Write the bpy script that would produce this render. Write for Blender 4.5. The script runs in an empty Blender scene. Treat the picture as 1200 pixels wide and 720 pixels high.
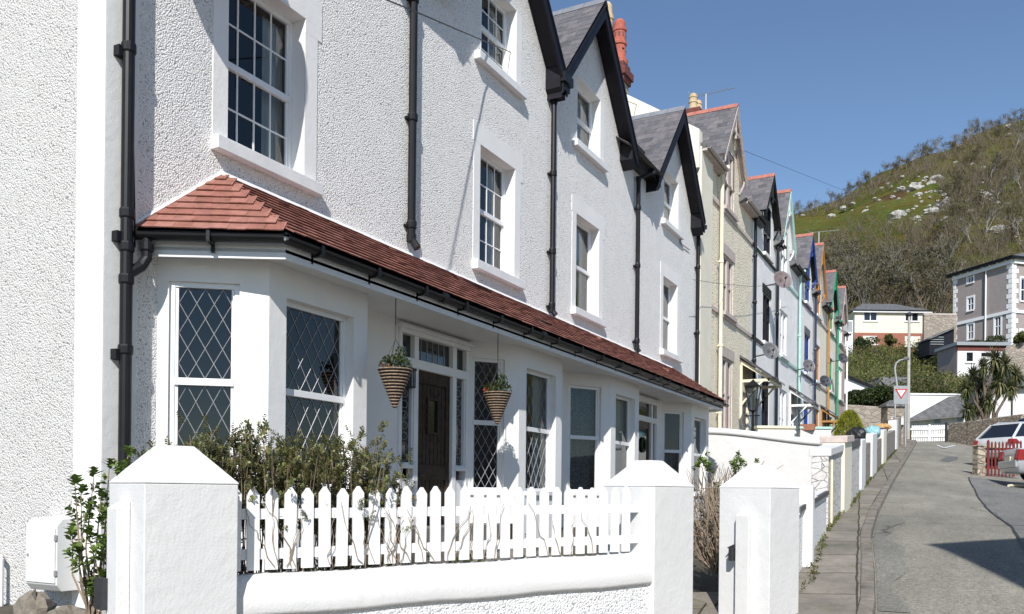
import bpy, math, random
import numpy as np
from mathutils import Vector, Matrix
R=math.radians
rnd=random.Random(7)
rng=np.random.default_rng(11)
sc=bpy.context.scene
col=sc.collection
# ------------------------------------------------------------------ camera model (eye = world origin, +y up the street, +x across the road)
F=1020.; TH=math.atan(539/F); ROLL=R(.6); Y0=577.4
S,C=math.sin(TH),math.cos(TH)
def ray(px,py):
    a=(px-600)/F; b=(Y0-py)/F
    X=a*math.cos(ROLL)-b*math.sin(ROLL); h=a*math.sin(ROLL)+b*math.cos(ROLL)
    return Vector((X*C-S,X*S+C,h))
def onx(px,py,x):
    d=ray(px,py); return d*(x/d.x)
def ony(px,py,y):
    d=ray(px,py); return d*(y/d.y)
def atZ(px,py,Z): return ray(px,py)*Z
def sm(a,b,x):
    t=min(1.,max(0.,(x-a)/(b-a))); return t*t*(3-2*t)
def gz(x,y):
    z=-1.75+.086*max(-25,y)-.24*(1-sm(7.5,13.5,y))
    return z-.15*min(4,max(0,x+1.5))*sm(12,26,y)
def lerp(pts,t):
    if t<=pts[0][0]: return pts[0][1]
    for (a,u),(b,v) in zip(pts,pts[1:]):
        if t<=b: return u+(v-u)*(t-a)/(b-a)
    return pts[-1][1]
SKY=[(-.6,.0),(-.2,.05),(.0,.12),(.2,.22),(.31,.320),(.375,.340),(.42,.367),(.466,.391),(.497,.398),(.526,.418),(.587,.436),(.66,.47),(.8,.52),(1.1,.45),(1.8,.2)]
ZTOP=310.
def G(x,y):
    """terrain height anywhere"""
    Z=-x*S+y*C; X=x*C+y*S
    near=gz(x,min(y,64.))
    if Z<58: return near
    a=X/Z
    e=lerp([(60,.067),(66,.083),(69,.112),(90,.135),(105,.160),(122,.180)],Z)
    if Z>122:
        et=max(.2,lerp(SKY,a)); t=(Z-122)/(ZTOP-122)
        if t<1: e=.18+(et-.18)*(1-(1-t)**1.7)
        else: e=et*(1-.35*min(1.5,t-1))
    z=e*Z
    z*= .35+.65*sm(-.25,.2,a) if Z>66 else 1
    k=sm(58,64,Z)
    return near*(1-k)+z*k
def hit(px,py,t0=3.,t1=420.):
    d=ray(px,py); t=t0
    st=.2
    while t<t1:
        p=d*t
        if p.z<G(p.x,p.y):
            lo,hi=t-st,t
            for _ in range(18):
                m=(lo+hi)/2; q=d*m
                if q.z<G(q.x,q.y): hi=m
                else: lo=m
            return d*hi
        st=.2 if t<60 else .8
        t+=st
    return None
# ------------------------------------------------------------------ materials
def mat(name):
    m=bpy.data.materials.new(name); m.use_nodes=True
    nt=m.node_tree; b=nt.nodes['Principled BSDF']; return m,nt,b
def link(nt,a,b): nt.links.new(a,b)
def noise(nt,scale,detail=3,rough=.55,coord='Object',sc3=None):
    tc=nt.nodes.new('ShaderNodeTexCoord'); n=nt.nodes.new('ShaderNodeTexNoise')
    n.inputs['Scale'].default_value=scale; n.inputs['Detail'].default_value=detail; n.inputs['Roughness'].default_value=rough
    if sc3:
        mp=nt.nodes.new('ShaderNodeMapping'); mp.inputs['Scale'].default_value=sc3
        link(nt,tc.outputs[coord],mp.inputs[0]); link(nt,mp.outputs[0],n.inputs['Vector'])
    else: link(nt,tc.outputs[coord],n.inputs['Vector'])
    return n
def ramp(nt,src,stops):
    r=nt.nodes.new('ShaderNodeValToRGB'); e=r.color_ramp.elements
    e[0].position=stops[0][0]; e[0].color=(*stops[0][1],1)
    e[1].position=stops[-1][0]; e[1].color=(*stops[-1][1],1)
    for p,c in stops[1:-1]:
        k=e.new(p); k.color=(*c,1)
    link(nt,src,r.inputs[0]); return r
def mul(nt,a,b,f=1.,mode='MULTIPLY'):
    m=nt.nodes.new('ShaderNodeMix'); m.data_type='RGBA'; m.blend_type=mode; m.inputs[0].default_value=f
    link(nt,a,m.inputs[6]); link(nt,b,m.inputs[7]); return m.outputs[2]
def bump(nt,b,src,dist,strength=1.,prev=None):
    u=nt.nodes.new('ShaderNodeBump'); u.inputs['Distance'].default_value=dist; u.inputs['Strength'].default_value=strength
    link(nt,src,u.inputs['Height'])
    if prev: link(nt,prev.outputs[0],u.inputs['Normal'])
    link(nt,u.outputs[0],b.inputs['Normal']); return u
def plain(name,c,rough=.6,var=.15,scale=6,bmp=0,bscale=60,metal=0,spec=.5,dirt=None):
    m,nt,b=mat(name)
    n=noise(nt,scale,4)
    r=ramp(nt,n.outputs[0],[(.3,tuple(v*(1-var) for v in c)),(.7,tuple(min(1,v*(1+var*.6)) for v in c))])
    out=r.outputs[0]
    if dirt:
        n2=noise(nt,dirt[0],6,.7); r2=ramp(nt,n2.outputs[0],[(dirt[1],(1,1,1)),(dirt[1]+.16,dirt[2])])
        out=mul(nt,out,r2.outputs[0])
    link(nt,out,b.inputs['Base Color'])
    b.inputs['Roughness'].default_value=rough; b.inputs['Metallic'].default_value=metal
    b.inputs['Specular IOR Level'].default_value=spec
    if bmp: bump(nt,b,noise(nt,bscale,4).outputs[0],bmp)
    return m
def dash(name,c,grain=38,dist=.012,var=.06,contrast=.8):
    """roughcast / pebbledash"""
    m,nt,b=mat(name)
    tc=nt.nodes.new('ShaderNodeTexCoord')
    ns=noise(nt,9,2); 
    v=nt.nodes.new('ShaderNodeTexVoronoi'); v.inputs['Scale'].default_value=grain; v.feature='F1'
    mx=nt.nodes.new('ShaderNodeMix'); mx.data_type='VECTOR'; mx.inputs[0].default_value=.05
    link(nt,tc.outputs['Object'],mx.inputs[4]); link(nt,ns.outputs[1],mx.inputs[5]); link(nt,mx.outputs[1],v.inputs['Vector'])
    n=noise(nt,grain*1.5,4,.65)
    inv=nt.nodes.new('ShaderNodeMath'); inv.operation='MULTIPLY_ADD'; inv.inputs[1].default_value=-1.35; inv.inputs[2].default_value=1
    link(nt,v.outputs['Distance'],inv.inputs[0])
    ad=nt.nodes.new('ShaderNodeMath'); ad.operation='MULTIPLY_ADD'; ad.inputs[1].default_value=.8
    link(nt,n.outputs[0],ad.inputs[0]); link(nt,inv.outputs[0],ad.inputs[2])
    n3=noise(nt,2.2,5,.6)
    r=ramp(nt,n3.outputs[0],[(.3,tuple(x*(1-var) for x in c)),(.65,c)])
    r2=ramp(nt,ad.outputs[0],[(.22,(contrast*.55,)*3),(.36,(contrast,)*3),(.50,(1,1,1))])
    link(nt,mul(nt,r.outputs[0],r2.outputs[0]),b.inputs['Base Color'])
    b.inputs['Roughness'].default_value=.85; b.inputs['Specular IOR Level'].default_value=.3
    bump(nt,b,ad.outputs[0],dist)
    return m
def render_mat(name,c,bmp=.006,scale=14,stain=.9,fine=70,grime=None):
    m,nt,b=mat(name)
    n=noise(nt,1.7,6,.65); r=ramp(nt,n.outputs[0],[(.32,tuple(x*stain for x in c)),(.62,c)])
    out=r.outputs[0]
    if grime:
        n4=noise(nt,3.,8,.75); r4=ramp(nt,n4.outputs[0],[(.56,(1,1,1)),(.7,grime)]); out=mul(nt,out,r4.outputs[0])
    link(nt,out,b.inputs['Base Color']); b.inputs['Roughness'].default_value=.75; b.inputs['Specular IOR Level'].default_value=.3
    u=bump(nt,b,noise(nt,scale,5).outputs[0],bmp)
    bump(nt,b,noise(nt,fine,3).outputs[0],bmp*.35,1,u)
    return m
def island(name,cols,rough=.75,bmp=.002,spec=.4):
    """colour varies per loose piece (tiles, slates, leaves)"""
    m,nt,b=mat(name)
    g=nt.nodes.new('ShaderNodeNewGeometry')
    n_=len(cols); r=ramp(nt,g.outputs['Random Per Island'],[(i/(n_-1),c) for i,c in enumerate(cols)])
    n=noise(nt,9,5,.7); r2=ramp(nt,n.outputs[0],[(.3,(.68,.68,.68)),(.7,(1.1,1.1,1.1))])
    nl=noise(nt,5,8,.8); rl=ramp(nt,nl.outputs[0],[(.54,(1,1,1)),(.63,(.72,.74,.70))]); oc=mul(nt,mul(nt,r.outputs[0],r2.outputs[0]),rl.outputs[0])
    link(nt,oc,b.inputs['Base Color'])
    b.inputs['Roughness'].default_value=rough; b.inputs['Specular IOR Level'].default_value=spec
    if bmp: bump(nt,b,noise(nt,60,4).outputs[0],bmp)
    return m
def leafmat(name,cols,trans=.25,clump=5):
    m,nt,b=mat(name)
    g=nt.nodes.new('ShaderNodeNewGeometry'); n_=len(cols)
    r=ramp(nt,g.outputs['Random Per Island'],[(i/(n_-1),c) for i,c in enumerate(cols)])
    nz=noise(nt,clump,3,.6); rz=ramp(nt,nz.outputs[0],[(.35,(.55,.50,.50)),(.65,(1.45,1.4,1.3))]); r_=mul(nt,r.outputs[0],rz.outputs[0])
    link(nt,r_,b.inputs['Base Color']); b.inputs['Roughness'].default_value=.55
    b.inputs['Specular IOR Level'].default_value=.35
    t=nt.nodes.new('ShaderNodeBsdfTranslucent'); link(nt,r.outputs[0],t.inputs[0])
    mx=nt.nodes.new('ShaderNodeMixShader'); mx.inputs[0].default_value=trans
    out=nt.nodes['Material Output']; link(nt,b.outputs[0],mx.inputs[1]); link(nt,t.outputs[0],mx.inputs[2]); link(nt,mx.outputs[0],out.inputs[0])
    return m
def stone(name,cols,scale=3.2,mortar=(.3,.28,.25),joint=.035,flat=1.9,dist=.03):
    """rubble stonework: each stone its own colour, raised from recessed joints"""
    m,nt,b=mat(name)
    tc=nt.nodes.new('ShaderNodeTexCoord'); mp=nt.nodes.new('ShaderNodeMapping'); mp.inputs['Scale'].default_value=(1,1,flat)
    ns=noise(nt,3,2); mx=nt.nodes.new('ShaderNodeMix'); mx.data_type='VECTOR'; mx.inputs[0].default_value=.12
    link(nt,tc.outputs['Object'],mx.inputs[4]); link(nt,ns.outputs[1],mx.inputs[5]); link(nt,mx.outputs[1],mp.inputs[0])
    v=nt.nodes.new('ShaderNodeTexVoronoi'); v.inputs['Scale'].default_value=scale
    e=nt.nodes.new('ShaderNodeTexVoronoi'); e.feature='DISTANCE_TO_EDGE'; e.inputs['Scale'].default_value=scale
    link(nt,mp.outputs[0],v.inputs['Vector']); link(nt,mp.outputs[0],e.inputs['Vector'])
    sp=nt.nodes.new('ShaderNodeSeparateColor'); link(nt,v.outputs['Color'],sp.inputs[0])
    n_=len(cols); r=ramp(nt,sp.outputs[0],[(i/(n_-1),c) for i,c in enumerate(cols)])
    n=noise(nt,25,5,.7); r2=ramp(nt,n.outputs[0],[(.3,(.7,.7,.7)),(.7,(1.1,1.1,1.1))])
    re=ramp(nt,e.outputs['Distance'],[(joint*.5,(0,0,0)),(joint*2,(1,1,1))])
    m2=nt.nodes.new('ShaderNodeMix'); m2.data_type='RGBA'; m2.inputs[6].default_value=(*mortar,1)
    link(nt,re.outputs[0],m2.inputs[0]); link(nt,mul(nt,r.outputs[0],r2.outputs[0]),m2.inputs[7])
    link(nt,m2.outputs[2],b.inputs['Base Color']); b.inputs['Roughness'].default_value=.9
    u=bump(nt,b,re.outputs[0],dist); bump(nt,b,n.outputs[0],dist*.4,1,u)
    return m
W1=(.80,.80,.795)
M={}
M['dash']=dash('white_pebbledash',(.90,.885,.86),62,.010,contrast=.74)
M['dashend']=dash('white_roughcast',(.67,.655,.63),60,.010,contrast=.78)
M['dashfar']=dash('white_roughcast_fine',(.74,.76,.80),22,.02,.1)
M['dashcream']=dash('cream_pebbledash',(.82,.74,.59),22,.016,.12,.80)
M['dashlow']=dash('white_roughcast_low',(.8,.8,.8),60,.007,contrast=.9)
M['render']=render_mat('white_render',(.83,.82,.80),.004,10,.95)
M['pillar']=render_mat('white_masonry_paint',(.69,.685,.675),.006,7,.94,55,grime=(.93,.92,.90))
M['rendercream']=render_mat('cream_render',(.80,.75,.62),.005,8,.9)
M['renderwhitefar']=render_mat('pale_render',(.84,.83,.82),.008,6,.88)
M['paint']=plain('white_gloss_paint',(.8,.8,.8),.35,.04,3,.0008,90)
M['upvc']=plain('white_window_frame',(.8,.8,.8),.25,.02,3)
M['sill']=plain('white_painted_sill',(.78,.78,.77),.55,.08,5,.002,40)
M['fascia']=plain('fascia_paint',(.74,.74,.74),.4,.05,3,.001)
M['black']=plain('black_gloss_paint',(.010,.010,.011),.4,.4,8,.001,60,0,.3)
M['blackwood']=plain('black_painted_timber',(.010,.010,.016),.5,.4,5,.002,30,0,.25)
M['gutter']=plain('black_gutter',(.010,.010,.012),.42,.3,5,0,60,0,.3)
M['iron']=plain('dark_iron',(.03,.03,.033),.5,.3,20,.001)
M['tile']=island('red_clay_tile',[(.24,.095,.07),(.33,.14,.105),(.29,.115,.085),(.38,.175,.135),(.30,.125,.10)],.8,.002)
M['slate']=island('roof_slate',[(.10,.098,.105),(.16,.15,.155),(.125,.12,.13),(.19,.175,.175),(.14,.13,.14)],.6,.002)
M['slatefar']=plain('weathered_slate',(.13,.13,.13),.7,.45,3,.01,20)
M['ridge']=plain('terracotta_ridge',(.40,.15,.11),.8,.25,7,.004,30)
M['lead']=plain('ridge_lead',(.2,.21,.23),.6,.2,6)
M['pot_red']=plain('terracotta_pot',(.42,.11,.07),.8,.3,9,.003)
M['pot_buff']=plain('buff_chimney_pot',(.55,.42,.25),.85,.25,9,.003)
M['chimbrick']=plain('dark_red_brick',(.16,.05,.04),.9,.4,14,.01,25)
M['leadcame']=plain('window_leading',(.40,.41,.43),.45,.2,30,0,60,.3)
M['stoneblock']=dash('buff_roughcast',(.42,.39,.32),30,.012,.2)
M['tarmac']=None
M['wood_dark']=plain('dark_oak_door',(.050,.031,.018),.6,.5,12,.002,50,0,.25)
M['wood_brown']=plain('brown_timber',(.09,.05,.03),.5,.4,12,.002)
M['wicker']=plain('wicker',(.30,.22,.15),.8,.4,40,.004,90)
M['wickerdark']=plain('dark_wicker',(.035,.022,.018),.7,.4,40,.004,90)
M['brass']=plain('brass',(.5,.35,.1),.3,.2,20,0,60,.9)
M['steel']=plain('galvanised_steel',(.42,.43,.42),.5,.15,10,0,60,.5)
M['concrete']=plain('concrete_post',(.42,.40,.36),.9,.2,6,.004)
M['greymetal']=plain('grey_sign_back',(.33,.35,.36),.5,.1,6,0,60,.3)
M['dishgrey']=plain('dish_grey',(.13,.13,.14),.5,.15,10)
M['dishpink']=plain('weathered_dish',(.17,.135,.135),.6,.15,10)
M['dishdark']=plain('dark_dish',(.05,.055,.07),.5,.15,10)
M['blue']=plain('blue_paint',(.015,.05,.22),.4,.2,8)
M['ochre']=plain('ochre_paint',(.42,.19,.045),.5,.2,8)
M['green']=plain('green_paint',(.02,.30,.15),.45,.2,8)
M['mint']=plain('mint_paint',(.40,.62,.56),.5,.15,8)
M['pinkpanel']=plain('stone_pink_paint',(.50,.43,.39),.7,.1,4,.002)
M['creampaint']=plain('cream_paint',(.76,.70,.52),.5,.08,6)
M['barkpale']=plain('weathered_paint_timber',(.46,.40,.37),.7,.3,12,.004,30)
M['navypaint']=plain('navy_paint',(.02,.03,.09),.35,.2,8)
M['red']=plain('dark_red_paint',(.17,.025,.022),.5,.3,14,.002)
M['sigred']=plain('sign_red',(.5,.03,.03),.4,.05,6)
M['signwhite']=plain('sign_white',(.8,.8,.8),.4,.03,6)
M['signblack']=plain('sign_black',(.01,.01,.01),.5,.03,6)
M['bark']=plain('bark',(.16,.125,.095),.9,.4,14,.01,30)
M['barkgrey']=plain('pale_grey_bark',(.27,.25,.215),.9,.35,5,.01,12)
M['twig']=plain('twig_brown',(.20,.155,.11),.9,.35,9,.004,50)
M['woodtwig']=plain('wood_twig',(.13,.105,.075),.9,.4,3)
M['twigpale']=plain('pale_twig',(.30,.235,.17),.9,.35,9,.004,50)
M['hebe']=leafmat('hedge_leaf',[(.07,.085,.03),(.16,.19,.06),(.11,.11,.05),(.27,.27,.12),(.15,.20,.06),(.24,.17,.10),(.11,.15,.05)])
M['broad']=leafmat('broad_leaf',[(.07,.12,.02),(.12,.19,.035),(.19,.27,.07)],.3)
M['conifer']=leafmat('conifer_leaf',[(.16,.2,.02),(.25,.28,.03),(.30,.30,.05)])
M['darkhedge']=leafmat('dark_hedge_leaf',[(.015,.03,.01),(.04,.065,.018),(.08,.10,.03)])
M['scrub']=leafmat('scrub_leaf',[(.05,.07,.02),(.10,.13,.03),(.16,.17,.05),(.17,.13,.06),(.08,.12,.03),(.12,.17,.04)],.25,.28)
M['woodleaf']=leafmat('spring_wood_leaf',[(.06,.05,.028),(.095,.08,.042),(.10,.10,.032),(.14,.115,.065),(.07,.085,.025)],.25,.12)
M['flower']=leafmat('pink_flower',[(.3,.02,.03),(.45,.10,.08),(.5,.2,.05)])
M['palmleaf']=leafmat('strap_leaf',[(.03,.05,.02),(.07,.10,.03),(.13,.14,.06),(.26,.23,.13)])
M['glassd']=None
def glass(name,tint=(.02,.025,.03),refl=.9,tr=.55):
    m,nt,b=mat(name); nt.nodes.remove(b); out=nt.nodes['Material Output']
    t=nt.nodes.new('ShaderNodeBsdfTransparent'); t.inputs[0].default_value=(.72,.77,.78,1)
    g=nt.nodes.new('ShaderNodeBsdfGlossy'); g.inputs['Roughness'].default_value=.015; g.inputs[0].default_value=(refl,refl,refl,1)
    fr=nt.nodes.new('ShaderNodeFresnel'); fr.inputs[0].default_value=1.5
    ad=nt.nodes.new('ShaderNodeMath'); ad.operation='MULTIPLY_ADD'; ad.inputs[1].default_value=1.0; ad.inputs[2].default_value=.02; ad.use_clamp=True
    link(nt,fr.outputs[0],ad.inputs[0])
    nn=noise(nt,1.6,1); u=nt.nodes.new('ShaderNodeBump'); u.inputs['Distance'].default_value=.002; link(nt,nn.outputs[0],u.inputs['Height']); link(nt,u.outputs[0],g.inputs['Normal'])
    mx=nt.nodes.new('ShaderNodeMixShader'); link(nt,ad.outputs[0],mx.inputs[0]); link(nt,t.outputs[0],mx.inputs[1]); link(nt,g.outputs[0],mx.inputs[2]); link(nt,mx.outputs[0],out.inputs[0])
    return m
M['glass']=glass('window_glass')
M['darkglass']=plain('dark_glass',(.012,.014,.018),.06,.1,3,0,60,0,.8)
M['room']=plain('dark_room',(.014,.013,.013),.9,.2,2)  # near-black colour paints the gloom of unlit rooms behind the glass
M['curtain']=plain('pale_curtain',(.80,.79,.75),.9,.12,6)
def lace():
    m,nt,b=mat('lace_curtain'); out=nt.nodes['Material Output']
    tc=nt.nodes.new('ShaderNodeTexCoord'); mp=nt.nodes.new('ShaderNodeMapping'); mp.inputs['Scale'].default_value=(9,9,9)
    v=nt.nodes.new('ShaderNodeTexVoronoi'); v.inputs['Scale'].default_value=5
    link(nt,tc.outputs['Object'],mp.inputs[0]); link(nt,mp.outputs[0],v.inputs['Vector'])
    r=ramp(nt,v.outputs['Distance'],[(.35,(.35,.35,.35)),(.6,(.85,.85,.85))])
    b.inputs['Base Color'].default_value=(.30,.32,.33,1); b.inputs['Roughness'].default_value=1
    t=nt.nodes.new('ShaderNodeBsdfTransparent'); mx=nt.nodes.new('ShaderNodeMixShader')
    link(nt,r.outputs[0],mx.inputs[0]); link(nt,t.outputs[0],mx.inputs[1]); link(nt,b.outputs[0],mx.inputs[2]); link(nt,mx.outputs[0],out.inputs[0])
    return m
M['lace']=lace()
M['rubble']=stone('grey_rubble_stone',[(.24,.21,.18),(.36,.33,.29),(.28,.25,.2),(.42,.39,.35)],4.5)
M['rubblepale']=stone('pale_painted_rubble',[(.70,.67,.65),(.76,.74,.72),(.66,.62,.58),(.78,.77,.75)],8,(.56,.53,.50),.025,1.6,.03)
M['rubblebuff']=stone('buff_rubble_stone',[(.46,.36,.25),(.58,.48,.36),(.38,.31,.24),(.62,.54,.44)],3.2,(.30,.26,.2),.06,2.2,.06)
M['rubblefar']=stone('far_rubble_stone',[(.32,.27,.21),(.42,.36,.30),(.30,.25,.2)],2.2,(.36,.32,.27),.04,1.9,.05)
M['boulder']=plain('limestone',(.42,.41,.38),.9,.35,1.2,.25,2)
M['garden_stone']=plain('garden_stone',(.22,.19,.15),.9,.4,12,.01,20)
M['brickred']=plain('red_brick_far',(.34,.13,.09),.9,.2,5,.004)
M['yellowrender']=render_mat('pale_yellow_render',(.76,.73,.58),.004,6)
M['taupe']=render_mat('taupe_render',(.34,.295,.28),.004,5)
M['pinkrender']=render_mat('pink_beige_render',(.50,.40,.35),.004,5)
M['pinkstone']=render_mat('pink_sandstone',(.55,.44,.38),.01,14)
def carpaint(name,c,metal=.8):
    m,nt,b=mat(name); b.inputs['Base Color'].default_value=(*c,1); b.inputs['Metallic'].default_value=metal; b.inputs['Roughness'].default_value=.33
    b.inputs['Coat Weight'].default_value=.7; b.inputs['Coat Roughness'].default_value=.05
    return m
M['silver']=carpaint('silver_paint',(.50,.51,.53),.35); M['palesilver']=carpaint('pale_silver_paint',(.66,.67,.68),.25); M['navycar']=carpaint('dark_navy_paint',(.01,.015,.03),.3)
M['tyre']=plain('tyre',(.015,.015,.015),.8,.2,10)
M['lampred']=plain('red_lamp_lens',(.24,.012,.012),.15,.1,10)
M['lampclear']=plain('clear_lamp_lens',(.6,.6,.6),.1,.1,10)
M['bagblack']=plain('black_sack',(.02,.02,.022),.35,.3,9,.03,12)
M['bagteal']=plain('pale_blue_sack',(.25,.48,.52),.5,.2,9,.03,12)
M['bagorange']=plain('tan_sack',(.50,.30,.12),.6,.2,9,.03,12)
M['boxblue']=plain('blue_crate',(.02,.06,.25),.5,.2,9)
M['boxgreen']=plain('green_crate',(.03,.28,.16),.5,.2,9)
M['whitebox']=plain('white_plastic_box',(.75,.76,.76),.4,.05,9)
M['terr']=plain('trough_terracotta',(.36,.16,.10),.8,.2,9)
M['grey_stone']=plain('grey_coping',(.10,.10,.105),.8,.3,15,.006,40)
M['capstone']=plain('buff_coping',(.55,.47,.43),.85,.2,7,.01,20)
M['meterbox']=plain('meter_box_plastic',(.70,.70,.68),.5,.04,5)
def tarmac(name,c,warm=0):
    m,nt,b=mat(name)
    n=noise(nt,.35,5,.6); r=ramp(nt,n.outputs[0],[(.3,tuple(x*.8 for x in c)),(.7,tuple(x*1.12 for x in c))])
    n2=noise(nt,70,2,.6); r2=ramp(nt,n2.outputs[0],[(.3,(.62,.62,.62)),(.7,(1.35,1.33,1.28))])
    n3=noise(nt,1.2,6,.75,'Object',(1.6,.35,1)); r3=ramp(nt,n3.outputs[0],[(.42,(.86,.86,.86)),(.6,(1.04,1.04,1.04))])
    n6=noise(nt,22,3,.7); r6=ramp(nt,n6.outputs[0],[(.3,(.70,.70,.69)),(.7,(1.3,1.29,1.25))])
    ws=noise(nt,.9,4); mv=nt.nodes.new('ShaderNodeMix'); mv.data_type='VECTOR'; mv.inputs[0].default_value=.45; tcc=nt.nodes.new('ShaderNodeTexCoord')
    link(nt,tcc.outputs['Object'],mv.inputs[4]); link(nt,ws.outputs[1],mv.inputs[5])
    vv=nt.nodes.new('ShaderNodeTexVoronoi'); vv.feature='DISTANCE_TO_EDGE'; vv.inputs['Scale'].default_value=.55; link(nt,mv.outputs[1],vv.inputs['Vector'])
    rv=ramp(nt,vv.outputs['Distance'],[(.0,(.45,.45,.42)),(.012,(1,1,1))]); nm=noise(nt,.5,3); rm=ramp(nt,nm.outputs[0],[(.48,(1,1,1)),(.56,(0,0,0))])
    mk=nt.nodes.new('ShaderNodeMix'); mk.data_type='RGBA'; link(nt,rm.outputs[0],mk.inputs[0]); link(nt,rv.outputs[0],mk.inputs[6]); mk.inputs[7].default_value=(1,1,1,1)
    o=mul(nt,mul(nt,mul(nt,r.outputs[0],r2.outputs[0]),mul(nt,r3.outputs[0],r6.outputs[0])),mk.outputs[2])
    link(nt,o,b.inputs['Base Color']); b.inputs['Roughness'].default_value=.9; b.inputs['Specular IOR Level'].default_value=.3
    bump(nt,b,n2.outputs[0],.006)
    return m
M['tarmac']=tarmac('old_asphalt',(.26,.25,.22)); M['tarmac2']=tarmac('newer_asphalt',(.185,.187,.185)); M['tarpatch']=tarmac('patch_asphalt',(.215,.212,.195))
def paving():
    m,nt,b=mat('stone_flags')
    tc=nt.nodes.new('ShaderNodeTexCoord')
    mp=nt.nodes.new('ShaderNodeMapping'); mp.inputs['Rotation'].default_value=(0,0,R(84)); link(nt,tc.outputs['Object'],mp.inputs[0])
    br=nt.nodes.new('ShaderNodeTexBrick'); br.inputs['Scale'].default_value=1; br.inputs['Brick Width'].default_value=.9; br.inputs['Row Height'].default_value=.62; br.inputs['Mortar Size'].default_value=.012; br.inputs['Mortar Smooth'].default_value=.3
    br.inputs['Color1'].default_value=(.175,.16,.14,1); br.inputs['Color2'].default_value=(.245,.225,.20,1); br.inputs['Mortar'].default_value=(.05,.045,.025,1)
    nd=noise(nt,2,3); mx=nt.nodes.new('ShaderNodeMix'); mx.data_type='VECTOR'; mx.inputs[0].default_value=.06
    link(nt,mp.outputs[0],mx.inputs[4]); link(nt,nd.outputs[1],mx.inputs[5]); link(nt,mx.outputs[1],br.inputs['Vector'])
    n=noise(nt,1.3,8,.8); r=ramp(nt,n.outputs[0],[(.35,(.62,.62,.58)),(.65,(1.25,1.2,1.15))])
    o=mul(nt,br.outputs[0],r.outputs[0])
    nm=noise(nt,2.1,8,.8); rm=ramp(nt,nm.outputs[0],[(.56,(1,1,1)),(.66,(.55,.66,.25))])
    link(nt,mul(nt,o,rm.outputs[0]),b.inputs['Base Color']); b.inputs['Roughness'].default_value=.9
    u=bump(nt,b,br.outputs[1],-.008); bump(nt,b,noise(nt,40,4).outputs[0],.006,1,u)
    return m
M['flags']=paving(); M['kerb']=plain('kerb_granite',(.21,.185,.16),.9,.35,3,.01,30,dirt=(5,.5,(.6,.6,.45)))
def soil():
    m,nt,b=mat('garden_ground')
    n=noise(nt,3,8,.75); r=ramp(nt,n.outputs[0],[(.35,(.05,.04,.03)),(.55,(.10,.085,.06)),(.68,(.07,.10,.03))])
    link(nt,r.outputs[0],b.inputs['Base Color']); b.inputs['Roughness'].default_value=1; bump(nt,b,n.outputs[0],.03); return m
M['soil']=soil()
def hillmat():
    m,nt,b=mat('hill_turf')
    n=noise(nt,.035,8,.62); n2=noise(nt,.6,8,.8); n3=noise(nt,.012,4,.5)
    r=ramp(nt,n.outputs[0],[(.44,(.09,.13,.025)),(.60,(.12,.15,.034)),(.66,(.10,.085,.035)),(.70,(.065,.06,.028))])
    r2=ramp(nt,n2.outputs[0],[(.3,(.55,.50,.50)),(.7,(1.6,1.4,1.5))]); n5=noise(nt,.18,5,.7); r5=ramp(nt,n5.outputs[0],[(.42,(1,1,1)),(.6,(1.15,.78,.8))])
    link(nt,mul(nt,mul(nt,r.outputs[0],r2.outputs[0]),r5.outputs[0]),b.inputs['Base Color']); b.inputs['Roughness'].default_value=1; b.inputs['Specular IOR Level'].default_value=.1
    bump(nt,b,n2.outputs[0],1.2)
    return m
M['hill']=hillmat()
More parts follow.
